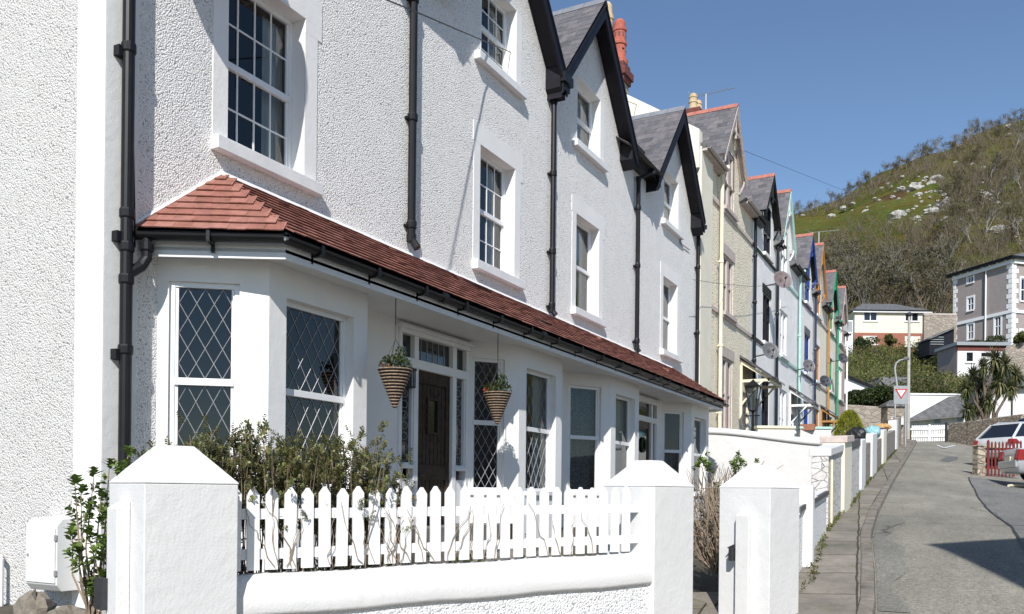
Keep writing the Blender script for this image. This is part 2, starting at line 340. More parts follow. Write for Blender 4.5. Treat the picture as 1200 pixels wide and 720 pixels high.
# ------------------------------------------------------------------ mesh building
ORG={}
class MB:
    def __init__(s): s.v=[];s.f=[];s.n=0
    def add(s,vs,fs):
        vs=np.asarray(vs,float).reshape(-1,3); s.v.append(vs)
        for f in fs: s.f.append(tuple(i+s.n for i in f))
        s.n+=len(vs)
    def bulk(s,vs,k):
        """vs (N*k,3): N faces of k vertices"""
        vs=np.asarray(vs,float).reshape(-1,3); N=len(vs)//k
        s.v.append(vs); s.f.extend(map(tuple,(np.arange(N*k).reshape(N,k)+s.n).tolist())); s.n+=len(vs)
    def box(s,x0,x1,y0,y1,z0,z1): s.hexa([(x0,y0,z0),(x1,y0,z0),(x1,y1,z0),(x0,y1,z0),(x0,y0,z1),(x1,y0,z1),(x1,y1,z1),(x0,y1,z1)])
    def hexa(s,p): s.add(p,[(3,2,1,0),(4,5,6,7),(0,1,5,4),(1,2,6,5),(2,3,7,6),(3,0,4,7)])
    def quad(s,a,b,c,d): s.add([a,b,c,d],[(0,1,2,3)])
    def poly(s,pts): s.add(pts,[tuple(range(len(pts)))])
    def prism(s,pts,d):
        """polygon extruded by vector d"""
        n=len(pts); d=Vector(d); a=[Vector(p) for p in pts]; b=[p+d for p in a]
        s.add([tuple(p) for p in a+b],[tuple(range(n))[::-1],tuple(range(n,2*n))]+[(i,(i+1)%n,n+(i+1)%n,n+i) for i in range(n)])
    def tube(s,pts,r,k=8,cap=True):
        pts=[Vector(p) for p in pts]; rs=r if isinstance(r,(list,tuple)) else [r]*len(pts)
        vs=[];fs=[]
        prev=None
        for i,p in enumerate(pts):
            d=(pts[min(i+1,len(pts)-1)]-pts[max(i-1,0)]).normalized()
            if prev is None:
                u=d.cross(Vector((0,0,1)) if abs(d.z)<.9 else Vector((1,0,0))).normalized()
            else: u=(prev-d*prev.dot(d)).normalized()
            prev=u; w=d.cross(u)
            for j in range(k):
                a=2*math.pi*j/k; vs.append(tuple(p+(u*math.cos(a)+w*math.sin(a))*rs[i]))
        for i in range(len(pts)-1):
            for j in range(k): fs.append((i*k+j,i*k+(j+1)%k,(i+1)*k+(j+1)%k,(i+1)*k+j))
        if cap: fs.append(tuple(range(k))[::-1]); fs.append(tuple(range((len(pts)-1)*k,len(pts)*k)))
        s.add(vs,fs)
    def lathe(s,c,prof,k=16):
        vs=[];fs=[]
        for r,z in prof:
            for j in range(k):
                a=2*math.pi*j/k; vs.append((c[0]+r*math.cos(a),c[1]+r*math.sin(a),c[2]+z))
        for i in range(len(prof)-1):
            for j in range(k): fs.append((i*k+j,i*k+(j+1)%k,(i+1)*k+(j+1)%k,(i+1)*k+j))
        fs.append(tuple(range(k))[::-1]); fs.append(tuple(range((len(prof)-1)*k,len(prof)*k)))
        s.add(vs,fs)
    def build(s,name,m,parent=None,org=None,smooth=False,bevel=0,mod=None,**tags):
        V=np.concatenate(s.v) if s.v else np.zeros((0,3))
        if parent is not None: o0=ORG[parent.name]
        elif org is not None: o0=Vector(org)
        else: o0=Vector(((V[:,0].min()+V[:,0].max())/2,(V[:,1].min()+V[:,1].max())/2,V[:,2].min()))
        me=bpy.data.meshes.new(name); me.from_pydata((V-np.array(o0)).tolist(),[],s.f)
        me.materials.append(m if not isinstance(m,str) else M[m])
        if smooth: me.polygons.foreach_set('use_smooth',[True]*len(me.polygons))
        me.update()
        o=bpy.data.objects.new(name,me); col.objects.link(o)
        if parent is not None: o.parent=parent
        else: o.location=o0
        ORG[o.name]=o0
        if bevel:
            b=o.modifiers.new('bevel','BEVEL'); b.width=bevel; b.segments=2; b.limit_method='ANGLE'
        for k,v in tags.items(): o[k]=v
        return o
def thing(name,loc,label,cat,group=None):
    o=bpy.data.objects.new(name,None); col.objects.link(o); o.location=loc; o.empty_display_size=.2
    ORG[o.name]=Vector(loc); o['label']=label; o['category']=cat
    if group: o['group']=group
    return o
def copy_tree(o,loc,rz=0,scale=1,label=None,parent=None):
    c=o.copy(); col.objects.link(c)
    if parent is None:
        c.location=loc; c.rotation_euler=(0,0,rz); c.scale=(scale,)*3
        if label: c['label']=label
    else: c.parent=parent
    for ch in o.children: copy_tree(ch,None,parent=c)
    return c
class Fr:
    """local frame: a along u, b along outward normal n, c up"""
    def __init__(s,o,u,n): s.o=Vector(o); s.u=Vector(u).normalized(); s.n=Vector(n).normalized()
    def P(s,a,b,c): return tuple(s.o+s.u*a+s.n*b+Vector((0,0,c)))
    def box(s,mb,a0,a1,b0,b1,c0,c1):
        P=s.P
        mb.hexa([P(a0,b1,c0),P(a1,b1,c0),P(a1,b0,c0),P(a0,b0,c0),P(a0,b1,c1),P(a1,b1,c1),P(a1,b0,c1),P(a0,b0,c1)])
def tiles(mb,O,u,v,n,L,gauge,tw,rg,t=.014,jit=.15,thk=None,gap=.002):
    """courses of overlapping tiles; rg(s)->(a0,a1) extent along u at distance s up the slope"""
    O=Vector(O);u=Vector(u).normalized();v=Vector(v).normalized();n=Vector(n).normalized()
    k=0; s=0
    while s<L-1e-3:
        a0,a1=rg(s+gauge*.5); s1=min(s+gauge*1.6,L)
        a=a0-(tw*.5 if k%2 else 0)
        while a<a1-1e-3:
            b0=max(a,a0)+gap; b1=min(a+tw,a1)-gap
            if b1-b0>.01:
                lift=t*(1+rnd.uniform(-jit,jit)); dv=rnd.uniform(-.004,.004)
                lo=O+v*(s+dv); hi=O+v*s1
                mb.hexa([tuple(lo+u*b0+n*lift),tuple(lo+u*b1+n*lift),tuple(hi+u*b1+n*.002),tuple(hi+u*b0+n*.002),
                         tuple(lo+u*b0+n*(lift+(thk or lift))),tuple(lo+u*b1+n*(lift+(thk or lift))),tuple(hi+u*b1+n*(.003+(thk or t))),tuple(hi+u*b0+n*(.003+(thk or t)))])
            a+=tw
        s+=gauge; k+=1
# ------------------------------------------------------------------ windows
def window(par,fr,a0,a1,c0,c1,rec,bars=None,lead=None,curt=None,split=.5,colr='upvc',fw=.055,sub=True,label=None):
    """frame set back by rec; glass, bars, curtain are its sub-parts"""
    f=MB(); B=fr.box; d=-rec
    B(f,a0,a0+fw,d-.06,d,c0,c1); B(f,a1-fw,a1,d-.06,d,c0,c1); B(f,a0+fw,a1-fw,d-.06,d,c0,c0+fw); B(f,a0+fw,a1-fw,d-.06,d,c1-fw,c1)
    cm=c0+(c1-c0)*split
    parts=[(c0+fw,c1-fw)]
    if split:
        B(f,a0+fw,a1-fw,d-.05,d+.012,cm-.035,cm+.035); parts=[(c0+fw,cm-.035),(cm+.035,c1-fw)]
        # sash stiles
        for p0,p1 in parts:
            for x0,x1 in ((a0+fw,a0+fw+.03),(a1-fw-.03,a1-fw)): B(f,x0,x1,d-.05,d-.012,p0,p1)
    w=f.build('window',colr,par,bevel=.004)
    if label: w['label']=label
    g=MB(); x0,x1=a0+fw+.03,a1-fw-.03
    for p0,p1 in parts: g.quad(fr.P(x0-.02,d-.035,p0),fr.P(x1+.02,d-.035,p0),fr.P(x1+.02,d-.035,p1),fr.P(x0-.02,d-.035,p1))
    g.build('glass_pane','glass',w)
    if bars:
        b=MB()
        for p0,p1 in parts:
            for i in range(1,bars[0]):
                x=x0+(x1-x0)*i/bars[0]; B(b,x-.009,x+.009,d-.032,d-.02,p0,p1)
            for i in range(1,bars[1]):
                z=p0+(p1-p0)*i/bars[1]; B(b,x0,x1,d-.033,d-.021,z-.009,z+.009)
        b.build('glazing_bar','upvc',w)
    if lead:
        b=MB(); t=.0040
        for p0,p1 in parts:
            H=p1-p0; Wd=x1-x0; nx=lead; dx=Wd/nx; ny=max(2,round(H/(dx*1.75))); dz=H/ny
            def seg(xa,za,xb,zb):
                q=Vector((xb-xa,zb-za)); 
                if q.length<1e-4: return
                q.normalize(); px,pz=-q.y*t,q.x*t
                b.add([fr.P(xa+px,d-.031,za+pz),fr.P(xa-px,d-.031,za-pz),fr.P(xb-px,d-.031,zb-pz),fr.P(xb+px,d-.031,zb+pz),
                       fr.P(xa,d-.026,za),fr.P(xb,d-.026,zb)],[(0,1,4),(3,5,2),(0,4,5,3),(1,2,5,4)])
            for sgn in (1,-1):
                for k in range(-ny-1,nx+ny+2):
                    # line x = x0+(k+.5)*dx + sgn*(z-p0)/dz*dx ; clip
                    xs=x0+(k+.5)*dx; m_=sgn*dx/dz
                    za,zb=p0,p1; lo,hi=0,H
                    t1=(x0-xs)/m_; t2=(x1-xs)/m_; lo=max(lo,min(t1,t2)); hi=min(hi,max(t1,t2))
                    if hi-lo>.01: seg(xs+m_*lo,p0+lo,xs+m_*hi,p0+hi)
        b.build('leading','leadcame',w)
    if curt:
        c=MB(); kind=curt
        def drape(u0,u1,z0,z1,amp=.02,top=None):
            n=14; vs=[]
            for i in range(n+1):
                for j in range(5):
                    tt=j/4; uu=u0+(u1-u0)*i/n
                    if top is not None: uu=(top[0]+(top[1]-top[0])*i/n)*tt+uu*(1-tt)
                    vs.append(fr.P(uu,d-.16+amp*math.sin(i*2.4),z0+(z1-z0)*tt))
            c.add(vs,[(i*5+j,(i+1)*5+j,(i+1)*5+j+1,i*5+j+1) for i in range(n) for j in range(4)])
        Wd=a1-a0
        if kind=='right': drape(a1-Wd*.28,a1-.02,c0+.05,c1-.05)
        elif kind=='pair': drape(a1-Wd*.32,a1-.02,c0+.03,c1-.03); drape(a0+.02,a0+Wd*.22,c0+.03,c1-.03)
        elif kind=='swag': drape(a1-Wd*.2,a1-.02,c0+.03,c1-.03,.02,(a0+Wd*.45,a1-.02)); drape(a0+.02,a0+Wd*.2,c0+.03,c1-.03,.02,(a0+.02,a0+Wd*.45))
        elif kind in('lace','full'): drape(a0+.02,a1-.02,c0+.03,c1-.03,.025)
        elif kind=='low': drape(a0+.02,a1-.02,c0+.03,c0+(c1-c0)*.5,.02)
        c.build('curtain','lace' if kind in('lace','low') else 'curtain',w,smooth=True)
    return w
def wall_holes(mb,fr,a0,a1,c0,c1,holes,th,depth=None):
    """wall rectangle with openings and their reveals; th thickness"""
    xs=sorted({a0,a1,*[h[0] for h in holes],*[h[1] for h in holes]}); zs=sorted({c0,c1,*[h[2] for h in holes],*[h[3] for h in holes]})
    for i in range(len(xs)-1):
        for j in range(len(zs)-1):
            xm,zm=(xs[i]+xs[i+1])/2,(zs[j]+zs[j+1])/2
            if any(h[0]<xm<h[1] and h[2]<zm<h[3] for h in holes): continue
            mb.quad(fr.P(xs[i],0,zs[j]),fr.P(xs[i+1],0,zs[j]),fr.P(xs[i+1],0,zs[j+1]),fr.P(xs[i],0,zs[j+1]))
    for h in holes:
        P=fr.P; x0,x1,z0,z1=h[:4]
        mb.quad(P(x0,0,z0),P(x0,0,z1),P(x0,-th,z1),P(x0,-th,z0)); mb.quad(P(x1,0,z1),P(x1,0,z0),P(x1,-th,z0),P(x1,-th,z1))
        mb.quad(P(x0,0,z1),P(x1,0,z1),P(x1,-th,z1),P(x0,-th,z1)); mb.quad(P(x0,-th,z0),P(x1,-th,z0),P(x1,0,z0),P(x0,0,z0))
UY=(0,1,0); NX=(1,0,0)
XF=-6.8
FW=Fr((XF,0,0),UY,NX)
ZE,ZP,HW=7.45,9.62,1.85
def bargeroof(par,yc,hw,ze,zp,xf,xb,over=.31,slatem='slate',trim='blackwood',ridgem='lead',bd=.20,face=None,detail=True,kneel=True,deck=None):
    """gable roof across the facade: slates, ridge, black boards and soffit"""
    tg=(zp-ze)/hw; sl=math.hypot(1,tg); xo=xf+over
    hwo=hw+.08; zeo=ze-.08*tg
    body=MB(); th=.07
    for sg in (-1,1):
        P=[(xo,yc,zp),(xo,yc+sg*hwo,zeo),(xb,yc+sg*hwo,zeo),(xb,yc,zp)]
        up=Vector((0,sg*tg,1)).normalized()*th
        body.prism(P if sg>0 else P[::-1],up)
    body.build('roof_deck',deck or trim,par)
    L=hwo*sl
    s=MB()
    for sg in (-1,1):
        v=Vector((0,-sg,tg)).normalized(); n=Vector((0,sg*tg,1)).normalized()
        O=Vector((xb,yc+sg*hwo,zeo))+n*(th-.002)
        tiles(s,O,(1,0,0),v,n,L,.2 if detail else .24,.3,lambda q:(0,xo-xb+.03),.008)
    rf=s.build('slate_covering',slatem,par)
    r=MB(); m_=[(xb,yc-.11,zp+.03),(xb,yc,zp+.17),(xb,yc+.11,zp+.03),(xb,yc,zp+.06)]
    ln=xo-xb+.04; seg=max(2,round(ln/.45))
    for i in range(seg):
        a=xb+ln*i/seg; b=xb+ln*(i+1)/seg-.008
        r.prism([(a,yc-.12,zp+.0),(a,yc,zp+.16),(a,yc+.12,zp+.0),(a,yc,zp+.10)],(b-a,0,0))
    r.build('ridge_tile',ridgem,par)
    b=MB()
    for sg in (-1,1):
        e=Vector((0,sg,-tg)).normalized(); 
        top=Vector((xo-.01,yc,zp+.02)); bot=Vector((xo-.01,yc+sg*(hwo+.02),zeo+.02)); dn=Vector((0,0,-bd*sl*.9))
        pts=[top,bot,bot+dn,top+dn]
        b.prism([tuple(p) for p in (pts if sg>0 else pts[::-1])],(.035,0,0))
        # moulding and kneeler
        b.prism([tuple(p) for p in [top+Vector((.035,0,.03)),bot+Vector((.035,0,.03)),bot+Vector((.035,0,-.04)),top+Vector((.035,0,-.04))]],(.02,0,0))
        y1=yc+sg*(hwo-.22); y2=yc+sg*hwo; z1=zeo+.22*tg
        if not kneel: continue
        k=[(xf+.002,y1,z1-.05),(xf+.002,y2,zeo-.02),(xf+.002,y2,zeo-.32),(xf+.002,y1,z1-.42)]
        b.prism(k if sg>0 else k[::-1],(over-.02,0,0))
    b.build('bargeboard',trim,par)
    # purlin stubs under the soffit
    return tg
def gable_wall(mb,fr,yc,hw,ze,zp,hole):
    P=fr.P; h0,h1,z0,z1=hole; tg=(zp-ze)/hw
    def yl(z): return yc-hw+(z-ze)/tg
    def yr(z): return yc+hw-(z-ze)/tg
    if z1>ze:
        mb.poly([P(yl(ze),0,ze),P(h0,0,ze),P(h0,0,z1),P(yl(z1),0,z1)]); mb.poly([P(h1,0,ze),P(yr(ze),0,ze),P(yr(z1),0,z1),P(h1,0,z1)])
        mb.poly([P(yl(z1),0,z1),P(yr(z1),0,z1),P(yc,0,zp)])
    else: mb.poly([P(yl(ze),0,ze),P(yr(ze),0,ze),P(yc,0,zp)])
# ------------------------------------------------------------------ the white terrace
XB=-14.
YA,YBc,YC,YD=7.10,12.27,15.98,21.33
def gutter_tube(mb,pts,r=.055):
    pts=[Vector(p) for p in pts]
    # half round profile
    k=8; vs=[];fs=[]
    for i,p in enumerate(pts):
        d=(pts[min(i+1,len(pts)-1)]-pts[max(i-1,0)]).normalized(); u=d.cross(Vector((0,0,1))).normalized()
        for j in range(k+1):
            a=math.pi*j/k; vs.append(tuple(p+u*math.cos(a)*r-Vector((0,0,1))*math.sin(a)*r))
        for j in range(k+1):
            a=math.pi*(k-j)/k; vs.append(tuple(p+u*math.cos(a)*(r-.008)-Vector((0,0,1))*math.sin(a)*(r-.008)))
    n=2*(k+1)
    for i in range(len(pts)-1):
        for j in range(n): fs.append((i*n+j,i*n+(j+1)%n,(i+1)*n+(j+1)%n,(i+1)*n+j))
    fs.append(tuple(range(n))); fs.append(tuple(range((len(pts)-1)*n,len(pts)*n))[::-1])
    mb.add(vs,fs)
def downpipe(par,y,z0,z1,x,r,kick=None,offs=None,m='gutter',shoe=True,joints=(),label=None):
    mb=MB(); pts=[]
    if offs: pts+= [Vector(offs),Vector((x,y,z1))]
    else: pts+=[Vector((x,y,z1))]
    pts.append(Vector((x,y,z0)))
    if kick: pts.append(Vector(kick))
    # ease corners
    mb.tube(pts,r,12)
    for p in pts[1:-1]+([pts[0]] if offs else []): mb.lathe((p.x,p.y,p.z-.05),[(r*1.22,0),(r*1.22,.10)],12)
    for z in joints:
        mb.lathe((x,y,z),[(r*1.25,0),(r*1.3,.02),(r*1.3,.08),(r*1.2,.10)],12)
        mb.box(x-r*1.6,x,y-.085,y+.085,z+.02,z+.05)
    o=mb.build('downpipe',m,par,smooth=False)
    if label: o['label']=label
    return o
def terrace_house(y0,y1,cs,label,opts):
    yA,yB=cs
    h=thing('terraced_house',(XF,(y0+y1)/2,-1.0),label,'house','white gabled houses sharing the red tiled porch roof')
    holes=[]
    for c in cs:
        holes.append((c-.58,c+.58,3.56,5.40)); holes.append((c-.58,c+.58,6.76,8.05))
    w=MB()
    # upper wall (split at the eaves so the gable pieces fit)
    hs=[(a,b,max(z0,0),min(z1,ZE)) for a,b,z0,z1 in holes]
    wall_holes(w,FW,y0,y1,2.3,ZE,[(a,b,z0,z1) for a,b,z0,z1 in hs],.0)
    for c in cs: gable_wall(w,FW,c,HW,ZE,ZP,(c-.58,c+.58,6.76,8.05))
    w.build('wall','dash',h)
    def reveal(wf,a,b,z0,z1):
        rv=MB(); P=FW.P;th=.20
        for x0,x1 in ((a-.03,a),(b,b+.03)): FW.box(rv,x0,x1,-th,.002,z0,z1)
        FW.box(rv,a-.03,b+.03,-th,.002,z1+.0005,z1+.03)
        rv.build('reveal','render',wf)
    rm=MB(); rm.box(-8.1,-8.0,y0+.05,y1-.05,-1,8.2); rm.box(-8.0,-7.05,y0+.06,y1-.06,5.55,5.65); rm.box(-8.0,-7.05,y0+.06,y1-.06,2.9,3.0); rm.box(-8.0,-7.05,y0+.06,y1-.06,8.15,8.25)
    rm.build('dark_interior','room',h)  # dark back panel and floors, room shade put into the colour
    sides=MB(); sides.box(XB,-6.95,y1-.24,y1-.04,-1.2,ZE-.2); sides.box(XB,XB+.2,y0,y1-.24,-1.2,ZE)
    sides.build('party_wall','render',h)
    for i,c in enumerate(cs):
        o=opts[i]
        wf=window(h,FW,c-.58,c+.58,3.57,5.40,.18,bars=o.get('bars'),curt=o.get('c1'))
        reveal(wf,c-.58,c+.58,3.56,5.40)
        sl=MB(); FW.box(sl,c-.80,c+.80,.0,.11,3.42,3.56); FW.box(sl,c-.58,c+.58,-.18,.0,3.50,3.56); sl.build('sill','sill',wf,bevel=.008)
        sr=MB(); t=.008
        FW.box(sr,c-.78,c-.58,0,t,3.56,5.40); FW.box(sr,c+.58,c+.79,0,t,3.56,5.25); FW.box(sr,c-.80,c+.86,0,t+.001,5.401,5.70); FW.box(sr,c+.581,c+.86,0,t+.001,5.25,5.40)
        sr.build('surround','render',wf)
        wf=window(h,FW,c-.58,c+.58,6.77,8.05,.18,bars=(4,2) if o.get('bars') else None,curt=o.get('c2'))
        reveal(wf,c-.58,c+.58,6.76,8.05)
        sl=MB(); FW.box(sl,c-.80,c+.80,.0,.11,6.63,6.76); FW.box(sl,c-.58,c+.58,-.18,.0,6.70,6.76); sl.build('sill','sill',wf,bevel=.008)
        sr=MB(); FW.box(sr,c+.58,c+.78,0,t,6.77,8.05); sr.build('surround','render',wf)
        bargeroof(h,c,HW,ZE,ZP,XF,-11.5)
    # flat eaves between this pair: main roof, slate, gutter
    f0,f1=yA+HW,yB-HW
    mr=MB(); ya,yb=y0,y1
    dx=4.6; rise=3.1
    O=Vector((XF+.28,f0-.4,ZE-.02)); 
    mr.prism([(XF+.28,f0-.06,ZE-.02),(XF+.28-dx,f0-.06,ZE-.02+rise),(XB,f0-.06,ZE),(XB,f0-.06,ZE-.1),(XF+.0,f0-.06,ZE-.1),(XF+.28,f0-.06,ZE-.06)],(0,f1-f0+.12,0))
    mr.prism([(-11.4,ya,ZE+1.9),(-11.4,ya,ZE),(XB,ya,ZE)],(0,yb-ya,0))
    mr.build('roof','slatefar',h)
    st=MB(); v=Vector((-dx,0,rise)).normalized(); n=Vector((rise,0,dx)).normalized()
    tiles(st,O+n*.01,(0,1,0),v,n,3.2,.2,.3,lambda q:(0,f1-f0+.8),.008)
    st.build('slate_covering','slate',h)
    g=MB(); gutter_tube(g,[(XF+.34,f0+.02,ZE-.03),(XF+.34,f1-.02,ZE-.05)],.06); g.box(XF,XF+.27,f0,f1,ZE-.16,ZE-.10)
    g.build('gutter','gutter',h)
    return h
H1=terrace_house(5.1,14.14,(YA,YBc),'white pebbledashed end house with bare corner wall, nearest in the terrace',[dict(bars=(4,2),c1='right',c2='right'),dict(bars=(4,2),c1='pair',c2='pair')])
H2=terrace_house(14.14,23.6,(YC,YD),'second white pebbledashed house, joined to the near end house and before the cream house',[dict(c1='swag',c2='full'),dict(c1='swag',c2='full')])
# end wall of the near house
ew=MB(); FE=Fr((XB,5.1,0),(1,0,0),(0,-1,0))
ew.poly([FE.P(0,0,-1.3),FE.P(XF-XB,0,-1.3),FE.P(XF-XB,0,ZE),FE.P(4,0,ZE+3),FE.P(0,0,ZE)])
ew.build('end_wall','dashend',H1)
q=MB(); q.box(-7.17,XF+.012,5.1-.012,5.1,-1.3,ZE); q.build('quoin','render',H1,bevel=.01)
q=MB(); q.box(XF-.01,XF+.012,5.1001,5.44,-1.3,ZE); q.build('quoin','render',H1)
lw=MB(); lw.box(XF-.15,XF,5.13,5.80,-1.3,2.31); lw.build('wall','dash',H1)
lw=MB(); lw.box(XB+.01,-6.95,5.12,5.3,-1.2,ZE-.3); lw.build('party_wall','render',H1)
# little boxed pipe on the end wall
pb=MB(); pb.tube([(-8.5,5.0,-.62),(-8.16,5.0,-.62),(-8.08,5.0,-.68),(-8.08,5.0,-1.2)],.028,8); pb.build('waste_pipe','paint',H1)
# ground floor ------------------------------------------------------------
XBAY,XPOR,XEAV=-6.0,-6.5,-5.6
ZG=2.30
FL=-.45
def bay(h,yc,left_start,lead,curts,xw):
    """canted bay: left cant, front, right cant, each with a window"""
    hw=.77; y0,y1=yc-hw,yc+hw
    A=Vector((xw,left_start,0)); B=Vector((XBAY,y0,0)); Cc=Vector((XBAY,y1,0)); D=Vector((XPOR,y1+.65,0))
    wm=MB()
    zt=ZG-.02
    for k,(p,q_) in enumerate(((A,B),(B,Cc),(Cc,D))):
        u=(q_-p).normalized(); n=Vector((u.y,-u.x,0)); fr=Fr(p,u,n); L=(q_-p).length
        if k==1: o=(.24,L-.24)
        elif k==0: o=(max(.06,L*.10),L-L*.27) if xw<-6.6 else (.04,L-.24)
        else: o=(.15,L-.15)
        if L<.6: o=(.08,L-.12)
        c0,c1=.02,1.97
        if k==1: c1=1.90
        wall_holes(wm,fr,0,L,-1.1,zt,[(o[0],o[1],c0,c1)],.14)
        wf=window(h,fr,o[0],o[1],c0,c1,.10 if k==1 else .04,lead=lead[k] if lead else None,curt=curts[k],split=.515,fw=.05)
        sl=MB(); fr.box(sl,o[0]-.03,o[1]+.03,-.1,.04,c0-.06,c0+.003); sl.build('sill','sill',wf)
    w=wm.build('bay_wall','render',h,bevel=0)
    # near-black panel, its colour standing in for the unlit bay room
    bk=MB(); bk.box(-7.3,-7.25,y0-.2,y1+.2,-1,2.0); bk.build('bay_dark_panel','room',h)
    return w
bay(H1,7.08,5.68,(3,5,4),(None,None,None),XF)
bay(H1,12.32,10.90,(3,5,4),(None,'pair',None),XPOR)
bay(H2,16.07,14.40,None,('lace','full','lace'),XPOR)
bay(H2,21.37,19.85,None,('low','full','full'),XPOR)
def porch(h,y0,y1,yd,kind):
    """back wall of the porch with its glazed door surround"""
    fr=Fr((XPOR,0,0),UY,NX)
    d0,d1=yd-.87,yd+.87
    wm=MB(); 
    if y0<d0: fr.box(wm,y0,d0,-.25,0,-1.1,ZG-.02)
    if y1>d1: fr.box(wm,d1,y1,-.25,0,-1.1,ZG-.02)
    fr.box(wm,d0,d1,-.25,-.02,2.10,ZG-.02)
    wm.build('porch_wall','render',h)
    f=MB(); P=[(d0,d0+.07),(d0+.34,d0+.44),(d1-.44,d1-.34),(d1-.07,d1)]
    for a,b in P: fr.box(f,a,b,-.10,.02,FL,2.04)
    fr.box(f,d0+.07,d1-.07,-.10,.03,1.62,1.74); fr.box(f,d0,d1,-.10,.05,2.04,2.10); fr.box(f,d0-.04,d1+.04,-.1,.09,2.101,2.14); fr.box(f,d0-.02,d1+.02,-.1,.06,2.141,2.165)
    for a,b in ((d0+.07,d0+.34),(d1-.34,d1-.07)):
        fr.box(f,a,b,-.09,.0,FL,FL+.62); fr.box(f,a-.03,b+.03,-.09,.05,.30,.345); fr.box(f,a,b,-.09,0,.345,.38)
        fr.box(f,a,a+.025,-.08,.0,.38,1.62); fr.box(f,b-.025,b,-.08,.0,.38,1.62)
    df=f.build('door_surround','paint',h,bevel=.004)
    g=MB()
    for a,b,c,dd in ((d0+.07,d0+.34,.38,1.62),(d1-.34,d1-.07,.38,1.62),(d0+.07,d0+.34,1.74,2.04),(d1-.34,d1-.07,1.74,2.04),(d0+.44,d1-.44,1.74,2.04)):
        g.quad(fr.P(a,-.05,c),fr.P(b,-.05,c),fr.P(b,-.05,dd),fr.P(a,-.05,dd))
    g.build('glass_pane','darkglass',df)
    if kind=='oak':
        l=MB()
        for a,b,c,dd in ((d0+.095,d0+.315,.38,1.62),(d1-.315,d1-.095,.38,1.62)):
            n=9
            for i in range(n):
                z=c+(dd-c)*(i+.5)/n; l.tube([fr.P((a+b)/2+.08*math.cos(t),-.045,z+.05*math.sin(t)) for t in [k*math.pi/4 for k in range(9)]],.004,4)
        for i in range(1,6):
            x=d0+.44+(d1-d0-.88)*i/6; l.box(XPOR-.05,XPOR-.043,x-.004,x+.004,1.74,2.04)
        l.build('leading','leadcame',df)
    a,b=d0+.44,d1-.44
    D=MB(); zt=1.62
    if kind=='oak':
        fr.box(D,a,b,-.10,-.06,FL,zt)
        n=7; pw=(b-a-.2)/n
        for i in range(n):
            x=a+.1+i*pw
            for c0,c1 in ((.36,1.44),(FL+.14,.16)):
                if c0>.3 and 2<=i<=4:
                    fr.box(D,x+.006,x+pw-.006,-.06,-.045,c0,.78); fr.box(D,x+.006,x+pw-.006,-.06,-.045,1.28,c1)
                else: fr.box(D,x+.006,x+pw-.006,-.06,-.045,c0,c1)
        fr.box(D,a,a+.1,-.06,-.03,FL,zt); fr.box(D,b-.1,b,-.06,-.03,FL,zt); fr.box(D,a+.1,b-.1,-.06,-.03,1.46,zt); fr.box(D,a+.1,b-.1,-.06,-.03,.16,.36)
        x0,x1=a+.1+2*pw,a+.1+5*pw
        fr.box(D,x0,x0+.035,-.06,-.02,.78,1.28); fr.box(D,x1-.035,x1,-.06,-.02,.78,1.28); fr.box(D,x0+.035,x1-.035,-.06,-.02,1.245,1.28); fr.box(D,x0+.035,x1-.035,-.06,-.02,.78,.815)
        d=D.build('door','wood_dark',h,bevel=.003)
        g=MB(); g.quad(fr.P(x0+.03,-.05,.8),fr.P(x1-.03,-.05,.8),fr.P(x1-.03,-.05,1.26),fr.P(x0+.03,-.05,1.26)); g.build('glass_pane','darkglass',d)
        st=MB()
        for z in (.70,1.34):
            for x in (x0-.02,(x0+x1)/2,x1+.02): st.lathe(fr.P(x,-.03,z-.012),[(.003,0),(.014,.006),(.014,.018),(.003,.024)],8)
        for z in (.9,1.03,1.16):
            for x in (x0-.03,x1+.03): st.lathe(fr.P(x,-.03,z-.012),[(.003,0),(.014,.006),(.014,.018),(.003,.024)],8)
        st.build('stud','iron',d)
        hd=MB(); hd.tube([fr.P(a+.06,-.02,.22),fr.P(a+.06,.03,.22),fr.P(a+.16,.03,.215)],.009,8); hd.build('handle','iron',d)
    else:
        fr.box(D,a,b,-.10,-.06,FL,zt)
        fr.box(D,a,a+.1,-.06,-.03,FL,zt); fr.box(D,b-.1,b,-.06,-.03,FL,zt); fr.box(D,a+.1,b-.1,-.06,-.03,1.48,zt); fr.box(D,a+.1,b-.1,-.06,-.03,.5,.62)
        d=D.build('door','wood_brown',h)
        g=MB(); fr.box(g,a+.17,b-.17,-.06,-.045,.66,1.44)
        g.build('glass_pane','darkglass',d)
        wr=MB(); wr.tube([fr.P((a+b)/2+.13*math.cos(t),-.02,1.1+.15*math.sin(t)) for t in [k*math.pi/8 for k in range(17)]],.03,6); wr.build('door_wreath','darkhedge',d)
        mp=MB(); fr.box(mp,a+.2,b-.2,-.045,-.03,.50,.56); fr.box(mp,a+.2,b-.2,-.045,-.035,.2,.24); mp.build('letter_plate','steel',d)
    return df
porch(H1,8.40,11.1,10.02,'oak')
porch(H2,17.3,20.1,18.62,'brown')
w=MB(); w.box(XPOR-.2,XPOR,13.55,14.5,-1.1,ZG-.02); w.build('porch_wall','render',H1)
w=MB(); w.box(XPOR-.2,XPOR,22.8,23.2,-1.1,ZG-.02); w.build('porch_wall','render',H2)
w=MB(); w.prism([(XBAY,22.14,-1.1),(XBAY-.01,22.14,-1.1),(XF,22.5,-1.1),(XF,22.8,-1.1)],(0,0,ZG+1.05)); w.build('porch_wall','render',H2)
